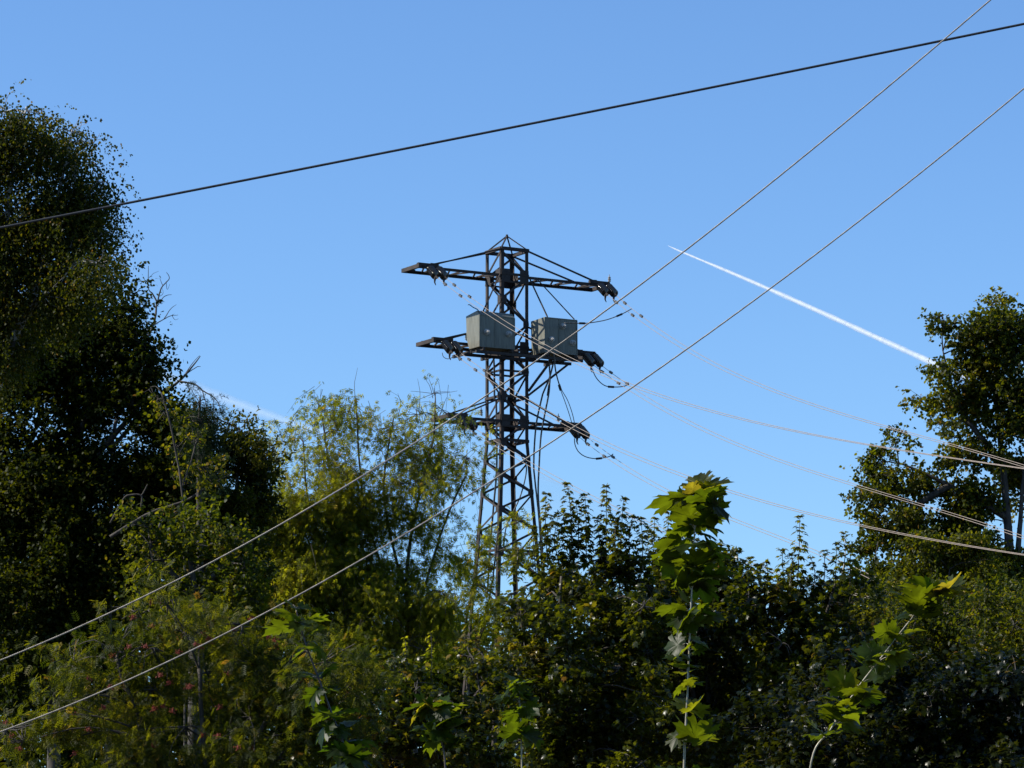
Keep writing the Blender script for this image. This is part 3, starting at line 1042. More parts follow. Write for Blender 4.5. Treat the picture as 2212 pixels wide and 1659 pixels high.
# dead tree: pale bare stem and branches
DT = empty('dead_tree', (P(236, 1480, 110)[0], 110, 0))
tag(DT, 'bare dead tree with leafless twigs against the sky at the edge of the dark trees', 'tree')
BR = [([(236, 1480), (235, 1290), (238, 1100), (241, 960)], 0.10, 0.06, 0), ([(241, 960), (262, 860), (300, 770), (333, 700), (339.7, 654)], 0.065, 0.028, 0),
      ([(339.7, 654), (331, 635), (321.5, 621), (321, 573)], 0.03, 0.008, 0), ([(339.7, 654), (348, 621), (364.5, 601), (358, 588)], 0.026, 0.007, 0),
      ([(340, 661), (354.6, 641), (371, 637.6)], 0.02, 0.007, 0), ([(333, 702), (364.5, 684), (384.4, 681)], 0.022, 0.006, 0), ([(354.6, 688), (368, 668), (381, 657.5)], 0.016, 0.005, 0),
      ([(320, 725), (311.5, 674), (303, 634)], 0.02, 0.006, 0), ([(352, 618), (345, 600)], 0.012, 0.005, 0), ([(359, 608), (362, 625), (368, 612)], 0.01, 0.004, 0), ([(322, 600), (331, 592), (342, 588)], 0.01, 0.004, 0),
      ([(372, 682), (378, 690), (386, 688)], 0.01, 0.004, 0), ([(344, 640), (352, 634), (350, 622)], 0.01, 0.004, 0),
      ([(241, 970), (320, 880), (387.7, 824), (415, 795), (434, 771)], 0.07, 0.014, 0), ([(405, 806), (425, 793), (433, 792)], 0.018, 0.008, 0), ([(395, 815), (415, 786), (432, 768)], 0.016, 0.006, 0),
      ([(387.7, 824), (420.9, 830.5), (437.5, 843.8), (460.7, 857), (474, 875), (476, 893)], 0.035, 0.008, 0), ([(437.5, 844), (444, 868), (451, 893)], 0.018, 0.006, 0),
      ([(462, 860), (462, 875), (466, 890)], 0.012, 0.005, 0), ([(420, 831), (425, 824)], 0.012, 0.005, 0),
      ([(238, 1160), (320, 1110), (400, 1082), (450, 1050), (500, 1022.8)], 0.06, 0.02, -3), ([(238, 1130), (265, 1079), (282, 1069), (305, 1071), (303, 1095)], 0.03, 0.03, -3),
      ([(305, 1071), (318, 1045)], 0.025, 0.012, -3), ([(400, 1060), (370, 1020), (402, 950)], 0.02, 0.01, -3)]
mb = MB()
for pts, r0, r1, dy in BR:
    c = [P(u, v, 110 + dy + np.interp(v, [650, 880, 980], [6.0, 4.0, 0])) for u, v in pts]
    if dy == 0 and pts[0][1] == 1480:
        c = [np.array([c[0][0], 110, 0])] + c
    c = wobble(c, 0.012, 14)
    mb.tube(c, np.linspace(r0, r1, 14), 6)
mb.build('trunk', M['bark'], DT, smooth=True)

# ---- pale green box elder in the middle
tree('box_elder_tree', 'large airy pale green tree with thin drooping leaflets, left of the lattice tower', 'tree', 125,
     [[(900, 1650), (888, 1420), (880, 1250), (900, 1100), (935, 960), (940, 880)], [(888, 1420), (800, 1150), (775, 1000), (768, 860)], [(880, 1300), (830, 1080), (850, 900)], [(888, 1400), (690, 1150), (655, 950)],
      [(885, 1380), (960, 1130), (1010, 1020)], [(885, 1350), (740, 1100), (700, 930)]],
     [(690, 880, 34, 40, 0.08, 0.55), (640, 955, 38, 42, 1.00, 0.55), (730, 930, 45, 55, -0.75, 0.55), (790, 905, 45, 45, 0.79, 0.55), (850, 920, 40, 45, -0.21, 0.55), (900, 895, 32, 36, -0.21, 0.55), (937, 850, 14, 24, 1.52, 0.55), (955, 885, 22, 26, 0.13, 0.55), (988, 915, 22, 26, -0.03, 0.55), (880, 970, 50, 50, 0.58, 0.80), (955, 960, 42, 44, 0.90, 0.80), (1005, 985, 26, 40, -0.02, 0.80), (620, 1035, 50, 50, 0.47, 0.80),
      (700, 1005, 55, 50, -0.78, 0.80), (790, 1015, 60, 55, -0.29, 0.80), (870, 1045, 50, 40, -0.35, 0.80), (945, 1035, 34, 32, -1.07, 0.80), (605, 1115, 55, 50, -1.21, 2.5), (690, 1115, 65, 60, -1.30, 2.5), (775, 1125, 65, 60, -0.19, 2.5), (870, 1125, 34, 34, -0.14, 2.5), (945, 1115, 45, 26, -0.26, 0.80), (580, 1200, 65, 65, 0.06, 2.5), (680, 1220, 75, 70, -1.07, 2.5), (780, 1230, 65, 70, -0.06, 2.5), (865, 1230, 34, 50, 0.19, 2.5), (950, 1185, 45, 28, 0.60, 0.80),
      (600, 1290, 70, 60, -0.68, 2.5), (700, 1320, 80, 65, -0.32, 2.5), (800, 1340, 60, 65, -1.61, 2.5), (900, 1340, 50, 55, -0.40, 2.5), (960, 1285, 32, 30, -1.76, 0.80), (540, 1260, 50, 50, -1.14, 2.5), (850, 1400, 60, 50, 0.88, 2.5), (930, 1410, 60, 30, -1.76, 0.80)],
     'elder', 0.215, 'leaf_elder', lai=2.4, bark='bark', clump=0.85, droop=0.65, up=0.45, tint=(0.52, 0.09), yellow=0.025, per=5, twigs=0.2, base_r=0.11, twr=0.009,
     sticks=[[(768, 870), (765, 830), (772, 795)], [(905, 890), (908, 850), (902, 818)], [(620, 960), (640, 930), (632, 900)], [(860, 900), (866, 872), (860, 850)], [(935, 860), (928, 835), (915, 815)]])
tree('young_elder_tree', 'sparse young tree with drooping leaflets in front of the tower base', 'tree', 130,
     [[(1012, 1700), (1010, 1480), (1006, 1350), (1030, 1230), (1035, 1150)], [(1010, 1450), (1050, 1330), (1075, 1150)], [(1008, 1400), (960, 1290)]],
     [(988, 1225, 36, 30), (1030, 1155, 18, 30), (955, 1310, 38, 36), (1030, 1265, 34, 30), (1076, 1150, 16, 34), (1118, 1130, 14, 26), (1010, 1345, 40, 30), (950, 1385, 50, 30), (1060, 1330, 40, 40), (1060, 1230, 24, 34), (1120, 1190, 26, 30), (1040, 1420, 50, 34)],
     'elder', 0.23, 'leaf_elder', lai=1.6, clump=0.4, droop=0.55, up=0.45, tint=(0.42, 0.14), yellow=0.06, per=5, twigs=0.2, base_r=0.09, twr=0.009)

# ---- rowan
rl = [(300, 1330, 36, 45), (360, 1305, 45, 36), (160, 1430, 45, 34), (240, 1405, 45, 40), (330, 1400, 60, 55), (430, 1370, 70, 55), (520, 1350, 70, 55), (130, 1515, 50, 45), (220, 1500, 65, 55), (330, 1490, 80, 60), (450, 1460, 80, 70), (560, 1430, 80, 65),
      (650, 1400, 70, 55), (50, 1600, 44, 32), (140, 1605, 75, 55), (260, 1590, 80, 65), (400, 1570, 90, 70), (540, 1550, 90, 75), (660, 1520, 80, 75), (700, 1430, 60, 65), (15, 1575, 40, 20), (750, 1480, 60, 75), (600, 1640, 90, 50), (750, 1600, 80, 75), (200, 1690, 200, 45), (500, 1690, 200, 45), (300, 1650, 120, 40)]
row = tree('rowan_shrub', 'wide rowan shrub with narrow leaflets and red berry clusters at the lower left', 'shrub', 47,
           [[(450, 1900), (440, 1700), (430, 1450)], [(450, 1800), (300, 1550), (250, 1430)], [(450, 1800), (580, 1550), (640, 1400)]],
           rl, 'rowan', 0.135, 'leaf_rowan', lai=3.0, clump=0.34, droop=0.3, up=0.6, tint=(0.42, 0.12), yellow=0.04, per=6, base_r=0.06)
bv, bf = [], []
ico = [(0, 0, 1), (0.894, 0, 0.447), (0.276, 0.851, 0.447), (-0.724, 0.526, 0.447), (-0.724, -0.526, 0.447), (0.276, -0.851, 0.447), (0.724, 0.526, -0.447), (-0.276, 0.851, -0.447), (-0.894, 0, -0.447), (-0.276, -0.851, -0.447), (0.724, -0.526, -0.447), (0, 0, -1)]
icf = [(0, 1, 2), (0, 2, 3), (0, 3, 4), (0, 4, 5), (0, 5, 1), (1, 6, 2), (2, 7, 3), (3, 8, 4), (4, 9, 5), (5, 10, 1), (2, 6, 7), (3, 7, 8), (4, 8, 9), (5, 9, 10), (1, 10, 6), (6, 11, 7), (7, 11, 8), (8, 11, 9), (9, 11, 10), (10, 11, 6)]
cl = MB()
for i in range(26):
    p = rng.normal(size=3) * np.array([0.024, 0.024, 0.014])
    cl.add(np.array(ico) * 0.0085 + p, icf)
    cl.tube([(0, 0, 0.03), p], 0.0015, 3)
first = None
for i in range(48):
    u, v, ru, rv = rl[rng.integers(0, 21)]
    a = rng.uniform(0, 2 * math.pi)
    f = math.sqrt(rng.uniform()) * 0.95
    p = P(u + ru * f * math.cos(a), max(v + rv * f * math.sin(a), 1300), 47 - rng.uniform(0.2, 0.75))
    if first is None:
        first = o = cl.build('berry_cluster', M['berry'], None)
    else:
        o = first.copy()
        COL.objects.link(o)
    o.parent = row
    o.location = tuple(p - worldloc(row))
    o.scale = (1, 1, 1)
    o.rotation_euler = (0, 0, rng.uniform(0, 6))


# ---- maples in the middle distance
def shoots(root, Y, tips, mat, size=0.15, step=0.058):
    """Upright leading shoots with opposite leaf pairs that get smaller to the tip."""
    for (u, v, ln) in tips:
        mb = MB()
        PO, AX, NR, SZ, TI = [], [], [], [], []
        t = P(u, v, Y)
        b = P(u + rng.normal() * 6, v + ln, Y + rng.normal() * 0.15)
        c = wobble([b, (b + t) / 2 + rng.normal(size=3) * 0.03, t], 0.008, 8)
        mb.tube(c, np.linspace(0.010, 0.004, 8), 4)
        L = np.linalg.norm(t - b)
        nn = int(L / step)
        for k in range(nn + 1):
            f = 1 - k / max(nn, 1)
            p = c[0] + (c[-1] - c[0]) * f
            s = size * min(1.0, 0.5 + 0.7 * (1 - f) * L)
            az = (k % 2) * math.pi / 2 + rng.normal() * 0.35
            for sg in (0, math.pi):
                for rep in range(2):
                    an = az + sg + rng.normal() * .4
                    h = np.array([math.cos(an), math.sin(an), 0])
                    PO.append(p + h * s * rng.uniform(0.15, 0.75) + np.array([0, 0, rng.uniform(-.2, .5) * s]))
                    AX.append(h + np.array([0, 0, rng.uniform(-0.8, 0.0)]))
                    NR.append(np.array([0, 0, 1.0]) + h * 0.5 + rng.normal(size=3) * 0.3)
                    SZ.append(s * rng.uniform(0.75, 1.2))
                    TI.append(np.clip(0.70 - 0.26 * (1 - f) + rng.normal() * 0.07, 0, 0.8))
        for k in range(7):
            h = rnd(1)[0]
            h[2] = abs(h[2]) * 0.3
            PO.append(t), AX.append(h), NR.append(np.array([0, 0, 1.0]) + rng.normal(size=3) * .4), SZ.append(size * 0.6), TI.append(0.68)
        st = mb.build('shoot', M['stem_dark'], root)
        leaf_mesh('shoot_foliage', st, LEAF['maple'], np.array(PO), unit(np.array(AX)), unit(np.array(NR)), np.array(SZ), np.array(TI), M[mat])


def rows(top, v1, ru, rv, dens=1.0):
    out = []
    for (u, v) in top:
        y = v + 44 + rv * 0.9
        k = 0
        while y < v1:
            out.append((u + rng.normal() * ru * 0.25, y, ru * rng.uniform(0.85, 1.2), rv * rng.uniform(0.85, 1.2), rng.normal() * 0.8, dens))
            y += rv * 1.15
            k += 1
    return out


MG = 'maples below the tower'
mk = dict(leaf='maple', size=0.105, mat='leaf_maple', clump=0.30, up=1.0, yellow=0.02, wild=0.14, per=6, group=MG, base_r=0.09)

t1 = tree('maple_tree', 'glossy maple beside the tower base, topped by the tallest pale shoots', 'tree', 62,
          stems=[[(1210, 1900), (1205, 1500), (1215, 1250)], [(1205, 1600), (1110, 1300)], [(1205, 1600), (1320, 1250)]],
          lobes=rows([(1125, 1225), (1175, 1195), (1225, 1180), (1280, 1175), (1335, 1165), (1390, 1180)], 1690, 38, 42), lai=2.8, tint=(0.40, 0.14), **mk)
shoots(t1, 61.5, [(1180, 1066, 150), (1225, 1045, 200), (1262, 1069, 150), (1243, 1085, 120), (1310, 1050, 190), (1347, 1078, 150), (1367, 1117, 110), (1153, 1140, 100), (1205, 1110, 110), (1290, 1120, 90), (1385, 1120, 110), (1118, 1175, 80), (1330, 1120, 90)], 'leaf_maple')
t2 = tree('maple_tree', 'glossy dark maple behind the tall sapling with big leaves', 'tree', 64,
          stems=[[(1530, 1900), (1525, 1500), (1520, 1250)], [(1525, 1600), (1450, 1300)], [(1525, 1600), (1600, 1280)]],
          lobes=rows([(1430, 1180), (1480, 1172), (1530, 1180), (1585, 1190)], 1690, 40, 42), lai=2.8, tint=(0.36, 0.14), **mk)
shoots(t2, 63.5, [(1414, 1120, 120), (1442, 1108, 110), (1470, 1150, 80), (1540, 1175, 80), (1570, 1190, 80), (1405, 1150, 80), (1505, 1168, 90), (1525, 1185, 80), (1556, 1178, 90), (1592, 1192, 80), (1606, 1212, 70), (1640, 1220, 60)], 'leaf_maple')
t3 = tree('maple_tree', 'glossy olive maple with thin leafy sprouts, right of the tall sapling', 'tree', 63,
          stems=[[(1720, 1900), (1715, 1500), (1715, 1250)], [(1715, 1600), (1650, 1290)], [(1715, 1600), (1800, 1260)]],
          lobes=rows([(1630, 1215), (1680, 1210), (1730, 1208), (1780, 1225), (1825, 1225), (1865, 1280)], 1600, 40, 42), lai=2.5, tint=(0.45, 0.14), **mk)
shoots(t3, 62.5, [(1622, 1206, 70), (1690, 1189, 80), (1728, 1116, 150), (1655, 1215, 50), (1710, 1200, 60), (1752, 1205, 60), (1780, 1190, 70), (1822, 1152, 100), (1808, 1175, 90), (1838, 1180, 80)], 'leaf_maple', step=0.075)
t4 = tree('maple_tree', 'low maple with yellow and reddish leaves and two pale shoots, under the elder', 'tree', 58,
          stems=[[(940, 1900), (945, 1700), (950, 1550)], [(945, 1720), (1040, 1520)], [(945, 1720), (860, 1600)]],
          lobes=[(935, 1530, 70, 40), (1050, 1480, 50, 60), (1040, 1560, 60, 60), (860, 1560, 70, 50), (980, 1600, 100, 55), (850, 1640, 80, 50), (1000, 1660, 120, 40), (1020, 1420, 26, 30), (900, 1490, 40, 30), (810, 1500, 60, 50), (770, 1560, 60, 60), (830, 1570, 60, 50), (720, 1600, 60, 60), (780, 1640, 80, 50), (860, 1450, 40, 34)],
          lai=1.7, tint=(0.45, 0.16), **dict(mk, yellow=0.10))
shoots(t4, 57.5, [(876, 1379, 130), (930, 1367, 140)], 'leaf_elder', size=0.10)
mk2 = dict(mk, yellow=0.015, mat='leaf_maple_shade')
t5 = tree('maple_tree', 'shade-darkened broad maple filling the lower right corner behind the leaning shoot', 'tree', 55,
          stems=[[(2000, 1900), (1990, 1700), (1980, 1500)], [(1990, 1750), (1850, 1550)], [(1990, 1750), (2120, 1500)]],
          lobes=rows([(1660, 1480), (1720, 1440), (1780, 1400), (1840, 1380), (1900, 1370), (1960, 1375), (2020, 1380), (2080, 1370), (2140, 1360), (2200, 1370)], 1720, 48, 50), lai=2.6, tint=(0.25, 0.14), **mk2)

# ---- right group
tree('elm_tree', 'tall dark elm with ragged lobes at the right edge, behind the power lines', 'tree', 134,
     stems=[[(2190, 1500), (2188, 1300), (2178, 1150), (2165, 1000), (2150, 850), (2150, 700)], [(2192, 1300), (2204, 1120), (2215, 950)], [(2165, 1000), (2070, 880), (2035, 760)], [(2178, 1120), (2050, 1050), (1940, 1000)], [(2050, 1050), (1950, 1110), (1900, 1160)]],
     lobes=[(2035, 682, 13, 20), (2052, 710, 22, 18), (2098, 705, 28, 20), (2150, 660, 16, 22), (2160, 700, 30, 26), (2195, 690, 26, 26), (2085, 760, 32, 34), (2140, 755, 44, 38), (2205, 760, 36, 60), (2030, 790, 24, 22), (2068, 820, 36, 30), (2150, 830, 50, 44), (2215, 850, 45, 60), (1992, 860, 20, 14),
            (2035, 870, 32, 28), (2030, 915, 20, 18), (2098, 885, 40, 32), (2062, 945, 16, 15), (2185, 925, 44, 44), (2235, 700, 26, 60), (2255, 900, 50, 150), (2135, 970, 40, 34), (2082, 1000, 34, 30), (2195, 1010, 34, 46), (1935, 962, 18, 17), (1910, 1000, 26, 26), (1858, 1012, 22, 11), (1948, 1020, 34, 28),
            (1900, 1055, 36, 30), (1856, 1073, 14, 14), (1990, 1055, 44, 34), (2060, 1065, 44, 34), (1930, 1110, 54, 40), (2010, 1125, 54, 44), (2095, 1095, 44, 44), (1878, 1125, 22, 32), (1893, 1185, 34, 36), (1990, 1190, 60, 44), (2095, 1165, 44, 44), (2060, 1230, 80, 40), (2180, 1230, 60, 40), (2140, 1070, 40, 34), (1885, 1240, 26, 24), (2215, 1085, 26, 40), (2120, 1130, 36, 34), (2210, 1000, 30, 40), (2110, 1190, 50, 30), (2150, 720, 50, 40), (2100, 820, 50, 40)],
     leaf='round', size=0.135, mat='leaf_birch', lai=4.2, clump=0.5, up=0.5, tint=(0.46, 0.14), yellow=0.04, per=8, base_r=0.3, twigs=0.08, twr=0.012, droop=0.3)
tree('hornbeam_tree', 'olive yellow bushy tree in front of the dark elm, crossed by the lowest lines', 'tree', 128,
     stems=[[(2040, 1700), (2040, 1400), (2050, 1230)], [(2040, 1450), (1930, 1270)], [(2040, 1450), (2150, 1280)]],
     lobes=[(1885, 1290, 34, 34), (1940, 1255, 50, 44), (2010, 1215, 50, 50), (2045, 1180, 34, 40), (2085, 1215, 55, 50), (1990, 1190, 34, 30), (2150, 1265, 48, 46), (2205, 1280, 46, 46), (1960, 1330, 70, 46), (2060, 1320, 70, 50), (2160, 1345, 70, 48), (1920, 1380, 60, 40), (2040, 1390, 80, 40), (2170, 1400, 80, 40)],
     leaf='oval', size=0.165, mat='leaf_rowan', lai=3.0, clump=0.44, up=0.55, tint=(0.43, 0.12), yellow=0.04, per=7, base_r=0.12)

tree('hornbeam_shrub', 'dense olive shrub below the elm at the right edge, hiding the lowest lines', 'shrub', 66,
     stems=[[(2080, 1900), (2080, 1600), (2080, 1380)], [(2080, 1650), (1960, 1380)], [(2080, 1650), (2180, 1380)]],
     lobes=rows([(1905, 1240), (1955, 1232), (2005, 1226), (2055, 1222), (2105, 1225), (2155, 1228), (2205, 1232), (2245, 1232)], 1450, 38, 36),
     leaf='oval', size=0.09, mat='leaf_rowan', lai=2.6, clump=0.28, up=0.6, tint=(0.42, 0.13), yellow=0.04, per=7, base_r=0.08)

# ---- understorey far behind, reads as one dark mass
ug = []
for u in np.arange(-60, 2300, 75):
    for v in np.arange(1455 + 40 * math.sin(u * 0.012), 2050, 75):
        ug.append((u, v, 65, 60, rng.normal() * 4))
for u in np.arange(-60, 600, 80):
    for v in np.arange(1130 + max(0, u - 350) * 0.6, 1450, 80):
        ug.append((u, v, 70, 65, rng.normal() * 3))
for u in np.arange(1880, 2300, 80):
    for v in np.arange(1300, 1450, 70):
        ug.append((u, v, 65, 55, rng.normal() * 4))
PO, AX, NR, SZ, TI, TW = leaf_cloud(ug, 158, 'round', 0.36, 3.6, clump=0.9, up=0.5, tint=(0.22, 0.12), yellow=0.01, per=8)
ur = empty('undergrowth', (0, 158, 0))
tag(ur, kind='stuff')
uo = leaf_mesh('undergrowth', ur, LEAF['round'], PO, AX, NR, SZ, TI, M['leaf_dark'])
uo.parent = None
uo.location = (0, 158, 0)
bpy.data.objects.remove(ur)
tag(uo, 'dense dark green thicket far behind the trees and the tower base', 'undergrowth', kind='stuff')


# ---- near maples with big leaves
def sapling(name, label, Y, stem, nodes, mat='leaf_fg', r0=0.0048, stemmat='stem_green', rise=(-1.3, 0.9), lk=0.86, group='near maple shoots'):
    """nodes: (fraction along the stem, leaf length in view units, number of leaves, tint)"""
    pts = [P(q[0], q[1], Y + (q[2] if len(q) > 2 else 0)) for q in stem]
    base = np.array([pts[0][0], pts[0][1], 0.0])
    r = empty(name, base)
    tag(r, label, 'sapling', group)
    c = spline([base] + pts, 60)
    c[0] = base
    mb = MB()
    mb.tube(c, np.linspace(r0 * 1.3, r0 * 0.45, 60), 7)
    seg = np.linalg.norm(np.diff(c, axis=0), axis=1)
    arc = np.concatenate([[0], np.cumsum(seg)])
    vis = spline(pts, 80)
    mpx = Y / FPX
    byt = [[[], [], [], [], []] for _ in BIG]
    for k, (f, ln, nl, tn) in enumerate(nodes):
        x = f * 79
        i = min(int(x), 78)
        p = vis[i] + (vis[i + 1] - vis[i]) * (x - i)
        tg = unit(vis[min(i + 2, 79)] - vis[max(i - 2, 0)])
        az0 = (k % 2) * math.pi / 2 + rng.normal() * 0.3 + 0.5
        for j in range(nl):
            az = az0 + j * 2 * math.pi / nl + rng.normal() * 0.35
            h = np.array([math.cos(az), math.sin(az), 0])
            s = ln * lk * mpx * rng.uniform(0.55, 1.08)
            p = p + tg * s * rng.uniform(-0.28, 0.28)
            pe = p + h * s * rng.uniform(0.2, 0.4) + tg * s * rng.uniform(0.1, 0.25)
            mid = p + h * s * 0.15 + tg * s * 0.22
            mb.tube(spline([p, mid, pe], 6), [0.0022, 0.002, 0.0018, 0.0016, 0.0014, 0.0013], 5, caps=False)
            droop = -rng.uniform(*rise)
            ax = unit(h + np.array([0, 0, -droop]) + rng.normal(size=3) * 0.12)
            nr = unit(np.array([0, 0, 1.0]) + h * droop * 0.8 + rng.normal(size=3) * 0.42)
            b = byt[rng.integers(0, len(BIG))]
            b[0].append(pe), b[1].append(ax), b[2].append(nr), b[3].append(s), b[4].append(np.clip(tn + rng.normal() * 0.08, 0, 1))
    mb.build('stem', M[stemmat], r, smooth=True)
    # all blades of the plant in one foliage mesh
    objs = []
    tv_all, first = None, None
    V, F, TIN, nv = [], [], [], 0
    for tpl, b in zip(BIG, byt):
        if not b[0]:
            continue
        tv, tf = tpl
        y = unit(np.array(b[1]))
        xx = unit(np.cross(y, np.array(b[2])))
        z = np.cross(xx, y)
        sz = np.array(b[3])
        W = np.array(b[0])[:, None, :] + sz[:, None, None] * (tv[None, :, 0:1] * xx[:, None, :] + tv[None, :, 1:2] * y[:, None, :] + tv[None, :, 2:3] * z[:, None, :])
        for q in range(len(W)):
            V.append(W[q] - base)
            F += [tuple(i + nv for i in ff) for ff in tf]
            TIN += [b[4][q]] * len(tf)
            nv += len(tv)
    me = bpy.data.meshes.new('foliage')
    me.from_pydata(np.concatenate(V).tolist(), [], F)
    at = me.attributes.new('tint', 'FLOAT', 'FACE')
    at.data.foreach_set('value', np.array(TIN, np.float32))
    me.polygons.foreach_set('use_smooth', np.ones(len(F), bool))
    me.materials.append(M[mat])
    me.update()
    o = bpy.data.objects.new('foliage', me)
    COL.objects.link(o)
    o.parent = r
    return r


sapling('maple_sapling', 'tall straight maple sapling with big leaves, its top against the sky', 15.0,
        [(1474, 1900), (1478, 1650), (1484, 1520), (1490, 1380), (1496, 1240), (1501, 1135), (1506, 1066)],
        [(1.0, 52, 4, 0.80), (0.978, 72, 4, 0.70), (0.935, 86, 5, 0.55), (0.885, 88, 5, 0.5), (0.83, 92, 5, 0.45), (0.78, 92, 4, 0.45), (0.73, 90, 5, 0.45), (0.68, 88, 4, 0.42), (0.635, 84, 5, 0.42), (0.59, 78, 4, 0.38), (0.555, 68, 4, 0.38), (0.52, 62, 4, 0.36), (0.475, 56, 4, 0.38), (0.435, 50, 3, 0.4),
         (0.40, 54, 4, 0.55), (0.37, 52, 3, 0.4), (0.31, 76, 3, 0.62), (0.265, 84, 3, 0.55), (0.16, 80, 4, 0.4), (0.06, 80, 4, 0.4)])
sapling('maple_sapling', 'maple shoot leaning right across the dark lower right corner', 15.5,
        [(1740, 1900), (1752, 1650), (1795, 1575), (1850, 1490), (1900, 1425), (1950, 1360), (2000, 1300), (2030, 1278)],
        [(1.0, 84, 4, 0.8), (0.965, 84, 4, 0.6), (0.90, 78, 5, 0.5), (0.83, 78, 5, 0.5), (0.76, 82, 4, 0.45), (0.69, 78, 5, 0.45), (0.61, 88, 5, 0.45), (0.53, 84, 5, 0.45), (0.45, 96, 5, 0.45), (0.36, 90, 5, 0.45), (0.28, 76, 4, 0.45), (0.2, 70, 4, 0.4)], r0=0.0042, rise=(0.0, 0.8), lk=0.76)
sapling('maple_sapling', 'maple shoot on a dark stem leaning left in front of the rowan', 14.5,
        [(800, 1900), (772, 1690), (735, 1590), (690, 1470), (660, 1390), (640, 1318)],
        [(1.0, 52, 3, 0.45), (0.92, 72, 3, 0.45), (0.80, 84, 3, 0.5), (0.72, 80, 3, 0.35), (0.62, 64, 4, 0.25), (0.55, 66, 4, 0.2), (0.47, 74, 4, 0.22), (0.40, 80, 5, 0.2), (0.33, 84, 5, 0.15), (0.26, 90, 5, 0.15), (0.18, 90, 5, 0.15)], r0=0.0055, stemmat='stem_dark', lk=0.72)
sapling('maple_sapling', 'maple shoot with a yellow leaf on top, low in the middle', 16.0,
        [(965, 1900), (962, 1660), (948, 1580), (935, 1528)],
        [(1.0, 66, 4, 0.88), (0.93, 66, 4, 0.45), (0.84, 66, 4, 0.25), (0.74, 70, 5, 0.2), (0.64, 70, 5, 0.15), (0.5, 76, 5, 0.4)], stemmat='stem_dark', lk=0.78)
sapling('maple_sapling', 'thin upright maple shoot with small leaves, right of the yellow topped shoot', 16.5,
        [(1128, 1900), (1127, 1650), (1125, 1560), (1120, 1478)],
        [(1.0, 42, 4, 0.45), (0.95, 46, 3, 0.35), (0.87, 54, 4, 0.25), (0.79, 56, 4, 0.25), (0.70, 56, 4, 0.3), (0.60, 60, 4, 0.25), (0.5, 60, 4, 0.4)], r0=0.004)

# ------------------------------------------------------------------ contrails and a wisp of cloud, real vapour far away
def vapour(name, alpha, scale):
    """Thin white vapour: a scattering veil that mostly lets the sky through, uneven along its length."""
    m = bpy.data.materials.new(name)
    m.use_nodes = True
    t = m.node_tree
    t.nodes.remove(t.nodes['Principled BSDF'])
    tc = t.nodes.new('ShaderNodeTexCoord')
    nz = t.nodes.new('ShaderNodeTexNoise')
    nz.inputs['Scale'].default_value = scale
    nz.inputs['Detail'].default_value = 4
    mr = t.nodes.new('ShaderNodeMapRange')
    mr.inputs[1].default_value, mr.inputs[2].default_value = 0.3, 0.7
    mr.inputs[3].default_value, mr.inputs[4].default_value = alpha * 0.5, alpha * 1.4
    d = t.nodes.new('ShaderNodeBsdfDiffuse')
    d.inputs['Color'].default_value = (0.95, 0.95, 0.95, 1)
    l = t.nodes.new('ShaderNodeBsdfTranslucent')
    l.inputs['Color'].default_value = (0.95, 0.95, 0.95, 1)
    mx = t.nodes.new('ShaderNodeMixShader')
    tr = t.nodes.new('ShaderNodeBsdfTransparent')
    m2 = t.nodes.new('ShaderNodeMixShader')
    t.links.new(tc.outputs['Object'], nz.inputs['Vector'])
    t.links.new(nz.outputs['Fac'], mr.inputs[0])
    t.links.new(mr.outputs[0], m2.inputs[0])
    t.links.new(d.outputs[0], mx.inputs[1])
    t.links.new(l.outputs[0], mx.inputs[2])
    t.links.new(tr.outputs[0], m2.inputs[1])
    t.links.new(mx.outputs[0], m2.inputs[2])
    t.links.new(m2.outputs[0], t.nodes['Material Output'].inputs['Surface'])
    return m


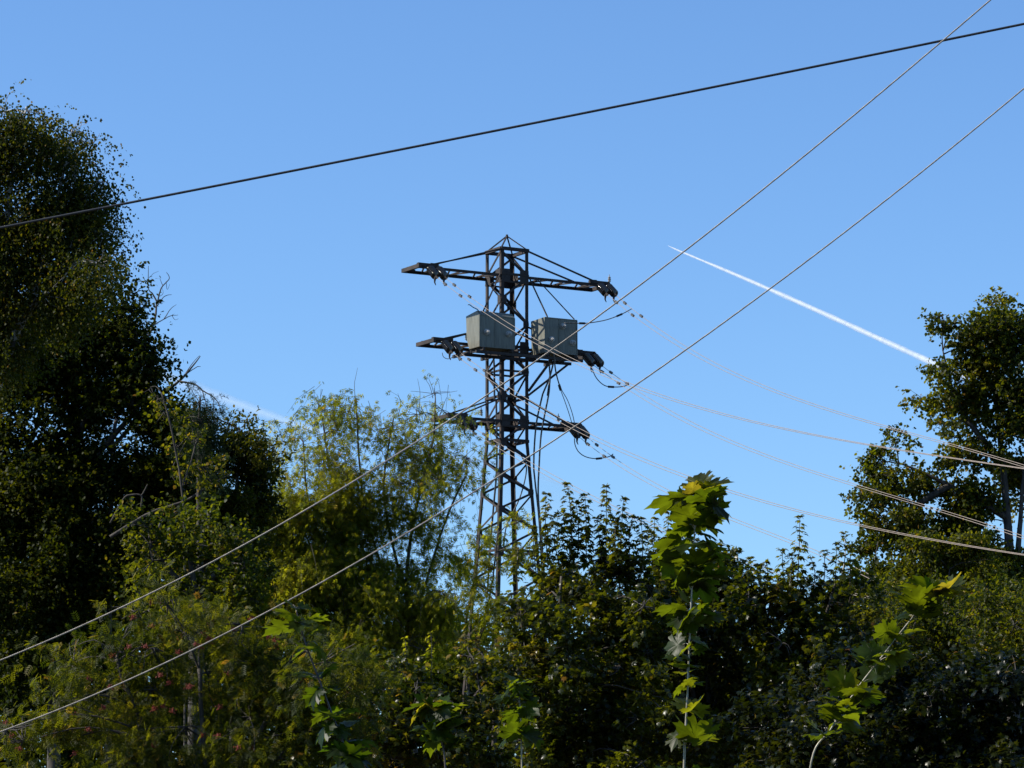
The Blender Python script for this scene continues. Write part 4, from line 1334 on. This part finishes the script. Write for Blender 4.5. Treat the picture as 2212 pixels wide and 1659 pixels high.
def trail(pts, Y0, Y1, alpha, label, shells):
    u0, u1 = pts[0][0], pts[-1][0]
    Ys = [1 / (1 / Y0 + (1 / Y1 - 1 / Y0) * (q[0] - u0) / (u1 - u0)) for q in pts]
    c = [P(q[0], q[1], Y) for q, Y in zip(pts, Ys)]
    rad = [q[2] * Y / FPX for q, Y in zip(pts, Ys)]
    rs = np.interp(np.linspace(0, 1, 160), np.linspace(0, 1, len(rad)), rad)
    cs = spline(c, 160)
    m = MB()
    for k in shells:
        nz = np.convolve(rng.normal(size=167), np.ones(8) / 2.8, 'valid')
        m.tube(cs, np.maximum(rs * k * (1 + 0.10 * nz), 0.05), 14)
    o = m.build('contrail', vapour('vapour %.3f' % alpha, alpha, 0.06), None, smooth=True, loc=cs[0])
    tag(o, label, 'contrail')
    return o


trail([(1443, 530.5, 0.4), (1470, 543, 2.2), (1600, 598, 4.8), (1750, 664, 6.5), (1900, 732, 7.0), (2090, 818, 7.5)], 9000, 4500, 0.13, 'bright narrow white vapour trail tapering to a point, right of the tower', (0.35, 0.6, 0.8, 1.0))
trail([(300, 785, 16), (405, 833, 16), (500, 868, 15), (600, 904, 12), (700, 937, 8)], 9000, 5500, 0.023, 'faint wide blurred vapour trail low at left above the pale green elder', (0.3, 0.55, 0.75, 0.9, 1.05))

# thin wisp of cloud low behind the tower
m = MB()
cc = P(1190, 1075, 8000)
nu, nv = 24, 12
vs, fs = [], []
for j in range(nv + 1):
    th = math.pi * j / nv
    for i in range(nu):
        ph = 2 * math.pi * i / nu
        d = np.array([math.sin(th) * math.cos(ph), math.sin(th) * math.sin(ph), math.cos(th)])
        k = 1 + 0.16 * math.sin(3 * ph + 1.3) * math.sin(th) + 0.1 * math.sin(5 * ph + 2 * th)
        q = d * k * np.array([260, 130, 38])
        vs.append(cc + np.array([q[0], q[1], q[2] - 0.38 * q[0]]))
fs = [(j * nu + i, j * nu + (i + 1) % nu, (j + 1) * nu + (i + 1) % nu, (j + 1) * nu + i) for j in range(nv) for i in range(nu)]
m.add(vs, fs)
tag(m.build('cloud', vapour('thin cloud vapour', 0.03, 0.004), None, smooth=True, loc=cc), 'very thin pale wisp of cloud low behind the tower legs', 'cloud', kind='stuff')
